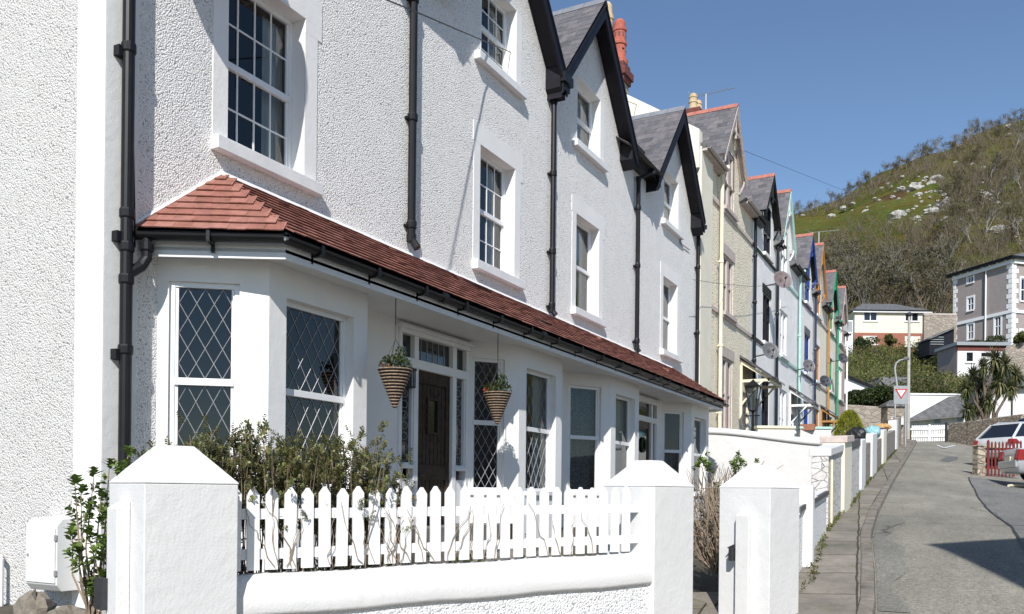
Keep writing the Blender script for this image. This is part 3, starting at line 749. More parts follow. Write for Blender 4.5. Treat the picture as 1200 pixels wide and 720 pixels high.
# soffit, fascia, gutter and tiled roof along both houses (each house owns its half)
EL=(XEAV,6.12); ER=(XEAV,22.25)
def lean_roof(h,ya,yb,lefthip,righthip):
    top=3.20; run=XEAV-XF; rise=top-(ZG+.07)
    v=Vector((-run,0,rise)).normalized(); n=Vector((rise,0,run)).normalized(); L=math.hypot(run,rise)
    d=MB()
    zl=ZG+.06
    if lefthip:
        # cant slope
        E0=Vector((XF,5.40,zl)); E1=Vector((XEAV,6.12,zl)); T=Vector((XF,6.46,top))
        d.poly([tuple(E0),tuple(E1),tuple(T)])
    a=EL[1] if lefthip else ya; b=ER[1] if righthip else yb
    ta=6.46 if lefthip else ya; tb=21.45 if righthip else yb
    d.poly([(XEAV,a,zl),(XEAV,b,zl),(XF,tb,top),(XF,ta,top)])
    if righthip: d.poly([(XEAV,b,zl),(XF,b+.75,zl),(XF,tb,top)])
    d.build('roof_deck','blackwood',h)
    t=MB()
    O=Vector((XEAV+.035,0,zl-.01))
    def rg(s):
        k=s/L; return (a+(ta-a)*k, b+(tb-b)*k)
    tiles(t,O,(0,1,0),v,n,L,.135,.165,rg,.034,.08,.011,.0006)
    if lefthip:
        u=(E1-E0).normalized(); nn=(E1-E0).cross(T-E0).normalized()
        if nn.z<0: nn=-nn
        vv=nn.cross(u).normalized()
        if vv.z<0: vv=-vv
        LL=(T-E0).dot(vv); Lt=(E1-E0).length; at=(T-E0).dot(u)
        tiles(t,E0+nn*.004,u,vv,nn,LL,.135,.165,lambda s:(at*s/LL,Lt+(at-Lt)*s/LL+.012),.030,.08,.011,.0006)
    if righthip:
        E0=Vector((XEAV,b,zl)); E1=Vector((XF,b+.75,zl)); T=Vector((XF,tb,top))
        u=(E1-E0).normalized(); nn=(E1-E0).cross(T-E0).normalized()
        if nn.z<0: nn=-nn
        vv=nn.cross(u).normalized()
        if vv.z<0: vv=-vv
        LL=(T-E0).dot(vv); Lt=(E1-E0).length; at=(T-E0).dot(u)
        tiles(t,E0+nn*.004,u,vv,nn,LL,.135,.165,lambda s:(at*s/LL,Lt+(at-Lt)*s/LL),.030,.08,.011,.0006)
    t.build('porch_roof','tile',h)
    fl=MB(); fl.prism([(XF,ta-.02,top-.01),(XF,ta-.02,top+.05),(XF+.03,ta-.02,top+.04),(XF+.06,ta-.02,top-.02)],(0,tb-ta+.04,0))
    if lefthip:
        pts=[Vector((XF,5.36,zl+.02)),Vector((XF,6.46,top+.03))]
        fl.tube(pts,.022,6)
    fl.build('flashing','render',h)
    # white fascia + soffit
    f=MB()
    path=[]
    if lefthip: path=[Vector((XF,5.46,0)),Vector((XEAV-.045,6.14,0))]
    else: path=[Vector((XEAV-.045,ya,0))]
    path+= [Vector((XEAV-.045,ER[1]-.04,0)),Vector((XF,ER[1]+.65,0))] if righthip else [Vector((XEAV-.045,yb,0))]
    for p,q_ in zip(path,path[1:]):
        u=(q_-p); n2=Vector((u.y,-u.x,0)).normalized(); fr=Fr(p,u,n2); fr.box(f,0,u.length,-.03,0,ZG-.16,ZG+.055)
    f.build('fascia','fascia',h)
    s=MB(); ys=5.5 if lefthip else ya; ye=ER[1]+.6 if righthip else yb
    pts=[(p.x,p.y,ZG-.10) for p in path]
    pts=[(XF-.0,path[0].y,ZG-.10)]+pts+[(XF,path[-1].y,ZG-.10)]
    s.prism(pts,(0,0,.03)); s.build('soffit','fascia',h)
    g=MB(); gp=[]
    if lefthip: gp=[Vector((XF+.06,5.38,ZG+.02)),Vector((XEAV+.02,6.06,ZG+.02))]
    else: gp=[Vector((XEAV+.02,ya,ZG+.02))]
    gp+=[Vector((XEAV+.02,ER[1]+.05,ZG-.0))] if righthip else [Vector((XEAV+.02,yb,ZG+.01))]
    for p,q_ in zip(gp,gp[1:]): gutter_tube(g,[p,q_],.062)
    go=g.build('gutter','gutter',h)
    for p,q_ in zip(gp,gp[1:]):
        u=(q_-p); Lg=u.length; u.normalize(); n2=Vector((u.y,-u.x,0)); k=max(1,int(Lg/.85))
        for i in range(k):
            c=p+u*(Lg*(i+.5)/k); fr=Fr((c.x,c.y,ZG),u,n2); br=MB()
            fr.box(br,-.016,.016,-.075,.078,-.058,-.040); fr.box(br,-.016,.016,.066,.080,-.05,.04); fr.box(br,-.016,.016,-.085,-.065,-.12,.0); br.build('gutter_bracket','gutter',go)
        if Lg>2:
            for i in range(1,int(Lg/3)+1):
                c=p+u*(i*2.7); br=MB(); br.tube([tuple(c-u*.05-Vector((0,0,.006))),tuple(c+u*.05-Vector((0,0,.006)))],.066,10); br.build('gutter_joint','gutter',go)
lean_roof(H1,5.4,14.14,True,False)
lean_roof(H2,14.14,22.3,False,True)
# downpipes
o=MB(); x,y=XF+.085,5.27
o.tube([(x,y,7.4),(x,y,-1.1)],.055,14)
for z in (6.3,3.9,2.42,2.12,1.83,1.2,-.2):
    o.lathe((x,y,z),[(.062,0),(.066,.012),(.066,.07),(.062,.085)],14)
for z in (3.85,2.2,1.15): o.box(XF,x,y-.10,y-.02,z,z+.09)
o.tube([(XF+.14,5.44,2.30),(XF+.14,5.44,2.10),(XF+.12,5.40,2.02),(x,y+.02,1.93)],.05,12)
o.lathe((XF+.14,5.44,2.16),[(.058,0),(.062,.01),(.062,.07),(.056,.08)],12)
o.build('downpipe','gutter',H1,smooth=False)
cb=MB(); cb.tube([(XF+.03,5.37,7.4),(XF+.03,5.37,3.2),(XF+.045,5.385,2.4),(XF+.03,5.40,2.2)],.008,6); cb.build('cable','gutter',H1)
downpipe(H1,9.74,3.42,7.35,XF+.075,.055,kick=(XF+.16,9.76,3.28),joints=(5.0,3.55,6.6))
downpipe(H1,14.17,3.30,7.05,XF+.085,.05,kick=(XF+.15,14.19,3.20),offs=(XF+.30,14.20,7.32),joints=(4.3,3.32,5.7))
hp=MB(); hp.prism([(XF+.05,14.0,7.30),(XF+.38,14.0,7.30),(XF+.38,14.36,7.30),(XF+.05,14.36,7.30)],(0,0,.16)); hp.prism([(XF+.12,14.08,7.18),(XF+.34,14.08,7.18),(XF+.34,14.30,7.18),(XF+.12,14.30,7.18)],(0,0,.12)); hp.build('rainwater_hopper','gutter',H1)
downpipe(H2,18.66,3.30,7.1,XF+.085,.05,kick=(XF+.14,18.68,3.2),offs=(XF+.34,18.95,7.32),joints=(3.4,5.1,6.4))
downpipe(H2,23.52,-.5,7.1,XF+.085,.05,offs=(XF+.28,23.45,7.3),joints=(2.4,4.4,6.2))
# vent tiles on the porch roof
for (ya,s_,l_) in ((10.9,.72,.55),(12.25,.3,.26),(15.9,.75,.35),(19.3,.5,.3)):
    vt=MB(); run=XEAV-XF; 
    L=math.hypot(run,.83); k=s_; x=XEAV-run*k; z=ZG+.07+.83*k
    v=Vector((-run,0,.83)).normalized(); n=Vector((.83,0,run)).normalized()
    p=Vector((x,ya,z))
    vt.hexa([tuple(p+n*.02),tuple(p+n*.02+Vector((0,l_,0))),tuple(p+v*.16+n*.01+Vector((0,l_,0))),tuple(p+v*.16+n*.01),
             tuple(p+n*.07),tuple(p+n*.07+Vector((0,l_,0))),tuple(p+v*.16+n*.045+Vector((0,l_,0))),tuple(p+v*.16+n*.045)])
    vt.build('roof_vent','gutter' if s_!=.75 and s_!=.5 else 'tile',H1 if ya<14 else H2)
# chimney stack behind the second house
ch=MB(); cx,cy=-9.25,24.0
ch.box(cx-.9,cx+.18,cy-.25,cy+.25,6.5,12.0); stk=ch.build('chimney','stoneblock',H2)
ch=MB(); ch.box(cx-.96,cx+.24,cy-.30,cy+.30,12.0,12.15); ch.box(cx-1.02,cx+.30,cy-.36,cy+.36,12.151,12.36); ch.box(cx-.95,cx+.22,cy-.29,cy+.29,12.361,12.55); ch.build('chimney_cap','chimbrick',stk)
def chpot(px,py,pz,h,r,m,par,louvre=True):
    a=MB(); a.lathe((px,py,pz),[(r*1.25,0),(r*1.3,.1*h),(r,.14*h),(r*.92,.42*h),(r*1.08,.44*h),(r*1.08,.5*h),(r*.95,.52*h),(r*.92,.72*h),(r*1.05,.74*h),(r*1.05,.8*h),(r*.85,.82*h),(r*.8,.95*h),(r*.5,h)],16)
    p_=a.build('chimney_pot',m,par,smooth=False)
    if louvre:
        b=MB()
        for i in range(10):
            t=i*math.pi/5; c_=Vector((px+r*.9*math.cos(t),py+r*.9*math.sin(t),pz+h*.6)); b.tube([c_,c_+Vector((0,0,h*.09))],.022,6)
            c_=Vector((px+r*.85*math.cos(t),py+r*.85*math.sin(t),pz+h*.3)); 
            if i%2: b.lathe((c_.x,c_.y,c_.z),[(.02,0),(.05,.03),(.02,.07)],6)
        b.build('vent_slot','iron',p_)
chpot(cx-.02,cy,12.55,1.35,.20,'pot_red',stk); chpot(cx-.42,cy,12.55,1.95,.19,'pot_buff',stk)
# ------------------------------------------------------------------ far terrace
def far_house(y0,y1,yc,wallm,trim,name_label,win,opt):
    h=thing('terraced_house',(XF,(y0+y1)/2,.5),name_label,'house','far gabled terrace above the garden walls')
    z1=9.65; base=-.2
    w=MB(); hw=opt.get('hw',1.15); ze=10.3; zp=opt['zp']-.05; zt=10.72
    o=(yc-.62,yc+.62)
    holes=[(o[0],o[1],opt.get('g0',2.02),4.25),(o[0],o[1],5.62,7.4),(o[0],o[1],8.85,z1)]
    if 'door' in opt: holes.append((opt['door']-.45,opt['door']+.45,1.0,3.45))
    wall_holes(w,FW,y0,y1,base,z1,holes,.14)
    P=FW.P; tg=(zp-ze)/hw; yy=lambda z:(zp-z)/tg
    w.quad(P(yc-hw,0,z1),P(o[0],0,z1),P(o[0],0,ze),P(yc-hw,0,ze)); w.quad(P(o[1],0,z1),P(yc+hw,0,z1),P(yc+hw,0,ze),P(o[1],0,ze))
    w.poly([P(yc-hw,0,ze),P(o[0],0,ze),P(o[0],0,zt),P(yc-yy(zt),0,zt)]); w.poly([P(o[1],0,ze),P(yc+hw,0,ze),P(yc+yy(zt),0,zt),P(o[1],0,zt)])
    w.poly([P(yc-yy(zt),0,zt),P(yc+yy(zt),0,zt),P(yc,0,zp)])
    for sg in (-1,1): FW.box(w,yc+sg*hw-.05,yc+sg*hw+.05,-2.2,-.002,z1,ze)
    w.build('wall',wallm,h)
    sd=MB(); sd.box(XB,XF-.02,y0+.01,y0+.2,base,z1); sd.box(XB,XF-.02,y1-.2,y1-.01,base,z1); sd.box(XB,XB+.2,y0+.2,y1-.2,base,z1)
    if opt.get('parapet'): sd.prism([(XF+.05,y0-.12,z1-.6),(XF+.05,y0-.12,z1+.45),(XF-4.4,y0-.12,13.0),(XB,y0-.12,z1+.3),(XB,y0-.12,z1-.6)],(0,.3,0))
    sd.build('party_wall',opt.get('sidem',wallm),h)
    rm=MB(); rm.box(-8.1,-8.0,y0+.22,y1-.22,0,11); rm.build('dark_interior','room',h)  # dark panel standing in for the shade of the rooms
    for q0,q1 in ((5.42,5.54),(8.62,8.72)): st=MB(); FW.box(st,y0,y1,0,.05,q0,q1); st.build('string_course',opt.get('string',trim),h)
    if opt.get('pier'):
        pm=MB(); FW.box(pm,y0-.02,y0+1.15,0,.10,base,z1); pm.build('pier','rendercream',h)
    for a,b,c0,c1 in holes[:2]+[(o[0],o[1],8.85,zt)]:
        wf=MB(); t=opt.get('frame','upvc')
        m_=(a+b)/2
        for q0,q1 in ((a,a+.12),(m_-.11,m_+.11),(b-.12,b)): FW.box(wf,q0,q1,-.13,-.02,c0,c1)
        FW.box(wf,a,b,-.12,-.03,c0,c0+.08); FW.box(wf,a,b,-.12,-.03,c1-.08,c1); FW.box(wf,a+.12,b-.12,-.115,-.045,(c0+c1)/2-.03,(c0+c1)/2+.03)
        f=wf.build('window',t,h)
        g=MB(); g.quad(FW.P(a,-.08,c0),FW.P(b,-.08,c0),FW.P(b,-.08,c1),FW.P(a,-.08,c1)); g.build('glass_pane','glass',f)
        cu=MB(); cu.quad(FW.P(a+.05,-.15,c0),FW.P(b-.05,-.15,c0),FW.P(b-.05,-.15,c1),FW.P(a+.05,-.15,c1)) if opt.get('blind') else cu.quad(FW.P(m_+.12,-.22,c0),FW.P(b,-.22,c0),FW.P(b,-.22,c1),FW.P(m_+.2,-.22,c1)); cu.build('curtain',opt.get('blind','curtain'),f)
        sl=MB(); FW.box(sl,a-.14,b+.14,0,.12,c0-.12,c0); sl.build('sill',opt.get('sillm','sill'),f)
        if c1<8: 
            ln=MB(); FW.box(ln,a-.12,b+.14,0,.03,c1,c1+.32); ln.build('lintel',opt.get('lintel','render'),f)
    # roofs
    dx=4.5; rs=3.0
    mr=MB()
    for ra,rb in ((y0,yc-hw),(yc+hw,y1)): mr.prism([(XF+.25,ra,z1),(XF+.25-dx,ra,z1+rs),(XB,ra,z1),(XB,ra,z1-.1),(XF,ra,z1-.12)],(0,rb-ra,0))
    mr.prism([(XF-1.5,yc-hw,z1+1.15),(XF+.25-dx,yc-hw,z1+rs),(XB,yc-hw,z1),(XF-1.5,yc-hw,z1+1.0)],(0,2*hw,0)); mr.build('roof','slatefar',h)
    fr_over=.22; bargeroof(h,yc,hw+.06,ze-.06*tg,zp+.05,XF,-10.2,fr_over,'slate',trim,'ridge',.14,kneel=False,deck=opt.get('deck',trim))
    # decorative struts in the gable
    ds=MB(); xo=XF+fr_over-.04
    ds.tube([(xo,yc,zp-.1),(xo,yc,zp-.9)],.05,6); ds.box(xo-.03,xo+.03,yc-.5,yc+.5,zp-.75,zp-.66)
    for sg in (-1,1): ds.tube([(XF+.02,yc+sg*(hw-.02),ze-.55),(XF+.14,yc+sg*(hw),ze-.3),(xo,yc+sg*(hw+.04),ze-.1)],.035,6)
    ds.build('gable_strut',opt.get('strut',trim),h)
    for a,b in ((y0,yc-hw-.2),(yc+hw+.2,y1)):
        if b-a>.2:
            g=MB(); gutter_tube(g,[(XF+.30,a,z1-.02),(XF+.30,b,z1-.02)],.06); g.box(XF,XF+.24,a,b,z1-.12,z1-.05); g.build('gutter',opt.get('gut','gutter'),h)
    downpipe(h,y1-.12 if not opt.get('pipeL') else y0+opt['pipeL'],.6,9.5,XF+.14,.055,m=opt.get('pipe',trim),joints=(2.4,4.4,6.9),offs=(XF+.3,y1-.1 if not opt.get('pipeL') else y0+opt['pipeL'],9.72))
    if 'door' in opt:
        yd=opt['door']; dm=MB(); FW.box(dm,yd-.45,yd+.45,-.12,-.06,1.0,3.45); FW.box(dm,yd-.3,yd-.05,-.06,-.045,1.2,2.0); FW.box(dm,yd+.05,yd+.3,-.06,-.045,1.2,2.0)
        d=dm.build('door',opt.get('doorm','black'),h); g=MB(); FW.box(g,yd-.28,yd+.28,-.06,-.05,2.2,3.2); g.build('glass_pane','darkglass',d)
    if 'canopy' in opt:
        ca,cb_=opt['canopy']; cm=opt.get('canm','creampaint'); zt_=4.55; zb=3.85; pr=.95
        k=MB()
        for yy in (ca,cb_-.07):
            k.box(XF,XF+.07,yy,yy+.07,2.3,4.3); 
            k.prism([(XF+.02,yy,zt_-.1),(XF+.02,yy,zt_-.22),(XF+pr,yy,zb-.12),(XF+pr,yy,zb)],(0,.07,0))
            k.box(XF+.07,XF+pr,yy,yy+.07,zb-.14,zb-.05)
            k.prism([(XF+.07,yy,2.95),(XF+.07,yy,3.07),(XF+.75,yy,zb-.14),(XF+.65,yy,zb-.14)],(0,.07,0))
        k.box(XF+pr-.05,XF+pr+.02,ca,cb_,zb-.16,zb-.04)
        ck=k.build('door_canopy',cm,h)
        r=MB(); v=Vector((pr+.1,0,-(zt_-zb)-.07)).normalized(); up=Vector((-v.z,0,v.x))
        O=Vector((XF+pr+.1,ca-.12,zb-.03)); tiles(r,O,(0,1,0),-v,up,math.hypot(pr+.1,zt_-zb+.07),.2,.28,lambda s:(0,cb_-ca+.24),.012)
        r.prism([(XF,ca-.12,zt_),(XF,ca-.12,zt_+.03),(XF+pr+.1,ca-.12,zb-.04),(XF+pr+.1,ca-.12,zb-.07)],(0,cb_-ca+.24,0))
        r.build('canopy_roof','slate',ck)
    return h
HE=far_house(23.75,30.3,27.2,'dashcream','barkpale','tall cream roughcast house next to the white terrace, red ridge tiles',None,
   dict(blind='pinkpanel',zp=12.05,parapet=True,pier=True,sidem='rendercream',frame='pinkpanel',lintel='pinkpanel',string='pinkpanel',sillm='pinkpanel',pipe='creampaint',pipeL=2.05,canopy=(28.9,30.9),canm='creampaint',hw=1.25,gut='barkpale',door=29.7,doorm='barkpale'))
HF=far_house(30.3,34.35,32.9,'renderwhitefar','black','white far house with glossy black gable, windows and pipes',None,dict(zp=11.75,frame='blackwood',string='black',lintel='black',pipe='black',door=31.2,doorm='black',strut='black'))
downpipe(HF,30.42,3.9,9.5,XF+.12,.055,m='black',joints=(4.6,6.6,8.2),offs=(XF+.3,30.4,9.7))
HG=far_house(34.35,39.3,36.2,'renderwhitefar','mint','white far house with mint green gable boards and pipe',None,dict(zp=12.2,deck='paint',strut='paint',string='mint',pipe='mint',canopy=(37.6,39.0),canm='paint',door=38.2,doorm='navypaint',frame='upvc',gut='black'))
HH=far_house(39.3,43.5,41.8,'renderwhitefar','blue','white far house with bright blue windows and gable',None,dict(zp=11.94,deck='blackwood',frame='blue',string='navypaint',pipe='navypaint',lintel='dishgrey',door=40.2,doorm='blue'))
HI=far_house(43.5,47.9,44.9,'rendercream','ochre','pale far house with ochre orange window frames and porch',None,dict(zp=12.3,deck='barkpale',frame='ochre',pipe='ochre',string='barkpale',canopy=(46.2,47.6),canm='ochre',door=46.8,doorm='ochre'))
HJ=far_house(47.9,51.3,49.4,'rendercream','green','pale far house with vivid green windows and gable',None,dict(zp=12.0,deck='blackwood',frame='green',pipe='green',string='green',door=48.3,doorm='green',canm='green'))
HK=far_house(51.3,55.3,53.4,'pinkrender','barkpale','pinkish house at the far end of the terrace',None,dict(zp=12.0,frame='paint',pipe='paint',string='barkpale',canopy=(53.6,55.0),canm='paint'))
# chimneys of the far terrace
def small_stack(h,y,x,z0,n):
    a=MB(); a.box(x-.25,x+.25,y-.5,y+.5,z0-2.5,z0); c=a.build('chimney','brickred',h)
    a=MB(); a.box(x-.31,x+.31,y-.56,y+.56,z0,z0+.14); a.build('chimney_cap','chimbrick',c)
    for i in range(n): chpot(x,y-.3+.6*i/(max(1,n-1)),z0+.14,.6,.15,'pot_buff',c,False)
p_=onx(815,134,-8.8); small_stack(HE,p_.y,-8.8,p_.z-.14,2)
small_stack(HH,42.6,-10.5,13.0,2)
small_stack(HJ,51.0,-10.5,12.8,2)
# ------------------------------------------------------------------ things fixed to the houses
def dish(px,py,x,r,m,label):
    p=onx(px,py,x); o=thing('satellite_dish',(XF,p.y,p.z),label,'satellite dish','satellite dishes on the far terrace')
    d=Vector((.55,-.75,.35)).normalized(); u=d.cross(Vector((0,0,1))).normalized(); v=u.cross(d)
    mb=MB(); vs=[];fs=[]; K=20
    for j,(rr,dd) in enumerate(((0.02,-.12),(.5,-.08),(.85,-.02),(1,.03))):
        for i in range(K):
            a=2*math.pi*i/K; vs.append(tuple(p+(u*math.cos(a)*rr+v*math.sin(a)*rr*1.08)*r+d*dd))
    for j in range(3):
        for i in range(K): fs.append((j*K+i,j*K+(i+1)%K,(j+1)*K+(i+1)%K,(j+1)*K+i))
    fs.append(tuple(range(K))); mb.add(vs,fs)
    rf=mb.build('reflector',m,o,smooth=True); sm_=rf.modifiers.new('thickness','SOLIDIFY'); sm_.thickness=.012
    a=MB(); a.tube([p-d*.12,p-d*.2,Vector((XF+.02,p.y+.05,p.z-.15))],.022,6); a.build('wall_bracket','iron',o)
    a=MB(); q_=p+d*r*.9+v*(-r*.25); a.tube([p-v*r*1.0,q_],.012,6); a.tube([q_,q_-d*.1],.035,8); a.build('receiver_arm','iron',o)
dish(917,328,-6.15,.33,'dishpink','large weathered pinkish dish high beside the black house pipe')
dish(903,411.5,-6.25,.30,'dishgrey','grey dish low on the black trimmed house above the porch')
dish(948,429,-6.2,.27,'dishgrey','pale grey dish between the blue window and the ochre house')
dish(967,447,-6.1,.27,'dishdark','dark dish just above the ochre timber porch')
dish(988,420,-6.1,.27,'dishdark','small dark dish on the pink end house against the hedge')
def aerial(base,mast,L,dirn,label,els=14,lean=0):
    o=thing('tv_aerial',base,label,'aerial'); b=Vector(base); t=b+Vector((0,0,mast))
    a=MB(); a.tube([b-Vector((0,0,.5)),t],.02+.0004*b.length,6); a.build('mast','steel',o)
    d=Vector(dirn).normalized(); s_=d.cross(Vector((0,0,1))).normalized()
    a=MB(); p0=t-d*L*.3; a.tube([p0,p0+d*L],.012,5)
    for i in range(els):
        c=p0+d*(L*i/(els-1)); w=.13*(1.3-.5*i/els); a.tube([c-s_*w,c+s_*w],.007,4)
    for k in (-.22,.22): a.tube([p0,p0-d*.25+Vector((0,0,k))],.01,4)
    a.build('antenna','steel',o)
pm=onx(827,128,-8.8); aerial((pm.x,pm.y,pm.z-.3),.85,1.6,(.75,-.15,-.06),'thin television aerial above the cream house ridge and pots')
pm=atZ(959,330,46); pt_=atZ(959,272,46); aerial(tuple(pm),pt_.z-pm.z,1.5,(C,S,.1),'tall television aerial on a pole in front of the wooded hill',10)
# hanging baskets
def basket(px,py_top,label,x=-5.72):
    p=onx(px,py_top,x); o=thing('hanging_basket',(p.x,p.y,p.z-.42),label,'hanging basket','cone baskets hanging under the porch')
    r=.20; h=.44
    for mtl,par,nm in (('wickerdark',0,'basket'),('wicker',1,'wicker_band')):
        a=MB(); n=13
        if par==0: a.lathe((p.x,p.y,p.z-h),[(.02,0),(r-.012,h-.01)],24)
        else:
            for i in range(n):
                t=(i+.5)/n; rr=.025+(r-.025)*t; z=p.z-h+h*t
                a.tube([(p.x+rr*math.cos(q_),p.y+rr*math.sin(q_),z) for q_ in [k*math.pi/8 for k in range(17)]],.0075,5,cap=False)
        ob=a.build(nm,mtl,o)
    ch_=MB(); top=Vector((p.x,p.y,ZG-.10)); kn=Vector((p.x,p.y,p.z+.33))
    ch_.tube([top,kn],.006,5)
    for k in range(3):
        a=k*2.09+.5; ch_.tube([kn,(p.x+r*math.cos(a),p.y+r*math.sin(a),p.z)],.004,4)
    ch_.tube([(p.x,p.y,ZG-.1),(p.x,p.y,ZG-.14)],.014,6); ch_.build('chain','iron',o)
    pl=MB(); leafcloud(pl,(p.x,p.y,p.z+.05),(.2,.2,.10),330,.035,.014); leafcloud(pl,(p.x+.04,p.y+.05,p.z+.15),(.08,.08,.11),110,.035,.014); pl.build('trailing_plant','darkhedge',o)
    fl=MB(); leafcloud(fl,(p.x-.10,p.y-.08,p.z+.03),(.08,.10,.03),16,.028,.022); fl.build('flower','flower',o)
def leafcloud(mb,c,ext,n,L,w,up=.3,shell=0.,seed=None):
    c=np.array(c); e=np.array(ext)
    p=rng.normal(size=(n,3)); p/=np.linalg.norm(p,axis=1)[:,None]; rr=rng.uniform(shell,1,size=(n,1))**(1/3.); p=p*rr
    ctr=c+p*e
    d=rng.normal(size=(n,3))+p*.8; d[:,2]+=up; d/=np.linalg.norm(d,axis=1)[:,None]
    s_=np.cross(d,rng.normal(size=(n,3))); s_/=np.linalg.norm(s_,axis=1)[:,None]
    l=L*rng.uniform(.6,1.3,size=(n,1)); ww=w*rng.uniform(.7,1.3,size=(n,1))
    a=ctr-d*l*.5; b=ctr+s_*ww; c2=ctr+d*l*.5; d2=ctr-s_*ww
    mb.bulk(np.stack([a,b,c2,d2],1).reshape(-1,3),4)
def shadow_disc():  # unseen disc, dish-shaped, added to cast the curved shadow by the first window
    o=thing('satellite_dish',(XF,5.75,5.75),'added disc high on the near corner, above the view, casting a curved shadow','satellite dish')
    p=Vector((-6.38,5.71,5.99)); d=Vector((.98,-.12,.12)).normalized(); u=d.cross(Vector((0,0,1))).normalized(); v=u.cross(d); r_=.70; K=28
    mb=MB(); vs=[];fs=[]
    for rr,dd in ((0.02,-.12),(.5,-.08),(.85,-.02),(1,.03)):
        for i in range(K):
            a=2*math.pi*i/K; vs.append(tuple(p+(u*math.cos(a)*rr+v*math.sin(a)*rr*1.08)*r_+d*dd))
    for j in range(3):
        for i in range(K): fs.append((j*K+i,j*K+(i+1)%K,(j+1)*K+(i+1)%K,(j+1)*K+i))
    fs.append(tuple(range(K))); mb.add(vs,fs); rf=mb.build('reflector','dishgrey',o,smooth=True); rf.modifiers.new('thickness','SOLIDIFY').thickness=.012
    a=MB(); a.tube([p-d*.12,p-d*.2,Vector((XF+.02,p.y+.1,p.z-.1))],.025,6); a.build('wall_bracket','iron',o)
shadow_disc()
basket(463,432,'striped cone basket hanging nearest, left of the dark oak door')
basket(583,459.5,'striped cone basket hanging right of the oak door before leaded glass')
# wall lantern beside door one
p=onx(480,444,XPOR+.10); o=thing('wall_lantern',(XPOR,p.y,p.z),'small black box lantern on the door frame behind the near basket','lantern')
a=MB(); a.box(XPOR+.03,XPOR+.17,p.y-.06,p.y+.06,p.z+.10,p.z+.13); a.box(XPOR+.04,XPOR+.16,p.y-.05,p.y+.05,p.z-.12,p.z-.10)
for sx in (.045,.155):
    for sy in (-.045,.045): a.box(XPOR+sx-.006,XPOR+sx+.006,p.y+sy-.006,p.y+sy+.006,p.z-.1,p.z+.1)
a.box(XPOR,XPOR+.05,p.y-.02,p.y+.02,p.z-.02,p.z+.02); a.build('lantern_frame','black',o)
a=MB(); a.box(XPOR+.055,XPOR+.145,p.y-.035,p.y+.035,p.z-.098,p.z+.098); a.build('lantern_glass','darkglass',o)
# meter cupboard on end wall
mx0,mx1=-7.72,-7.28
by=5.1-.24
p1=ony(30,683,by); p2=ony(67,618,by); mx0,mx1=p1.x,p2.x; mz0,mz1=p1.z,p2.z-.02
o=thing('meter_cupboard',((mx0+mx1)/2,5.0,mz0),'pale grey plastic meter cupboard low on the end wall','meter cupboard')
a=MB(); a.prism([(mx0,5.095,mz0-.06),(mx0,5.095,mz1+.10),(mx0,by+.05,mz1+.09),(mx0,by,mz1+.03),(mx0,by,mz0),(mx0,by+.05,mz0-.06)],(mx1-mx0,0,0)); a.build('cupboard_body','meterbox',o,bevel=.006)
a=MB(); a.box(mx0+.015,mx1-.015,by-.012,by-.001,mz0+.015,mz1+.005); d=a.build('cupboard_door','meterbox',o,bevel=.004)
a=MB(); a.lathe((mx0+.05,by-.014,(mz0+mz1)/2),[(.01,0),(.012,.02)],8)
for z in (mz0+.08,mz1-.1): a.box(mx1-.02,mx1+.004,by-.016,by-.002,z,z+.05)
a.build('lock','steel',d)
# ------------------------------------------------------------------ pillars, fence and walls
PD=R(18.6); PU=Vector((math.sin(PD),math.cos(PD),0)); PN=Vector((math.cos(PD),-math.sin(PD),0))
PW=.55
def pillar(px,py,wz,label,stop):
    Z=PW/wz; p=atZ(px,py,Z); o=thing('gate_pillar',(p.x,p.y,-1.35),label,'pillar','square white pillars with pyramid caps')
    fr=Fr((p.x,p.y,0),PU,PN); zc=p.z
    b=MB(); ov=.003
    w_=PW-2*ov
    fr.box(b,ov,PW-ov,-PW+ov,-ov,-1.45,zc-.002); b.build('shaft','pillar',o,bevel=.006)
    c=MB(); P=fr.P; hh=.22; t0,t1=.19,PW-.19
    vs=[P(0,-PW,zc-.001),P(PW,-PW,zc-.001),P(PW,0,zc-.001),P(0,0,zc-.001),P(0,-PW,zc+.006),P(PW,-PW,zc+.006),P(PW,0,zc+.006),P(0,0,zc+.006),
        P(t0,-t1,zc+hh),P(t1,-t1,zc+hh),P(t1,-t0,zc+hh),P(t0,-t0,zc+hh)]
    c.add(vs,[(3,2,1,0),(0,1,5,4),(1,2,6,5),(2,3,7,6),(3,0,4,7),(4,5,9,8),(5,6,10,9),(6,7,11,10),(7,4,8,11),(8,9,10,11)])
    c.build('pyramid_cap','pillar',o,bevel=.004)
    # gate stop post on the near-left face
    if stop:
        s0,s1,zt=stop[:3]
        k=MB(); k.prism([P(ov-.001,-s1,-1.4),P(ov-.001,-s1,zt+.03),P(ov-.075,-s1,zt-.01),P(ov-.075,-s1,-1.4)],tuple(fr.n*(s1-s0))); k.build('gate_stop','pillar',o,bevel=.006)
        k=MB(); a0,a1,z0,z1=stop[3]; fr.box(k,ov-.11,ov-.077 if stop[4]=='hinge' else ov-.001,-a1,-a0,z0,z1)
        if stop[4]=='latch': fr.box(k,ov-.10,ov-.02,-a1-.01,-a1+.0,(z0+z1)/2-.012,(z0+z1)/2+.012); k.prism([P(-.02,-a1-.002,z0+.09),P(-.09,-a1-.03,z0+.12),P(-.02,-a1-.002,z0+.15)],tuple(fr.n*.012))
        k.build('hinge_plate' if stop[4]=='hinge' else 'latch','iron',o)
    return fr,zc
f1,zc1=pillar(169,566,.116,'biggest and nearest white pillar, left end of the picket fence',(.20,.36,-.10,(.33,.45,-.69,-.51),'hinge'))
f2,zc2=pillar(767.5,570,.0786,'white pillar where the picket fence ends, middle of the three',None)
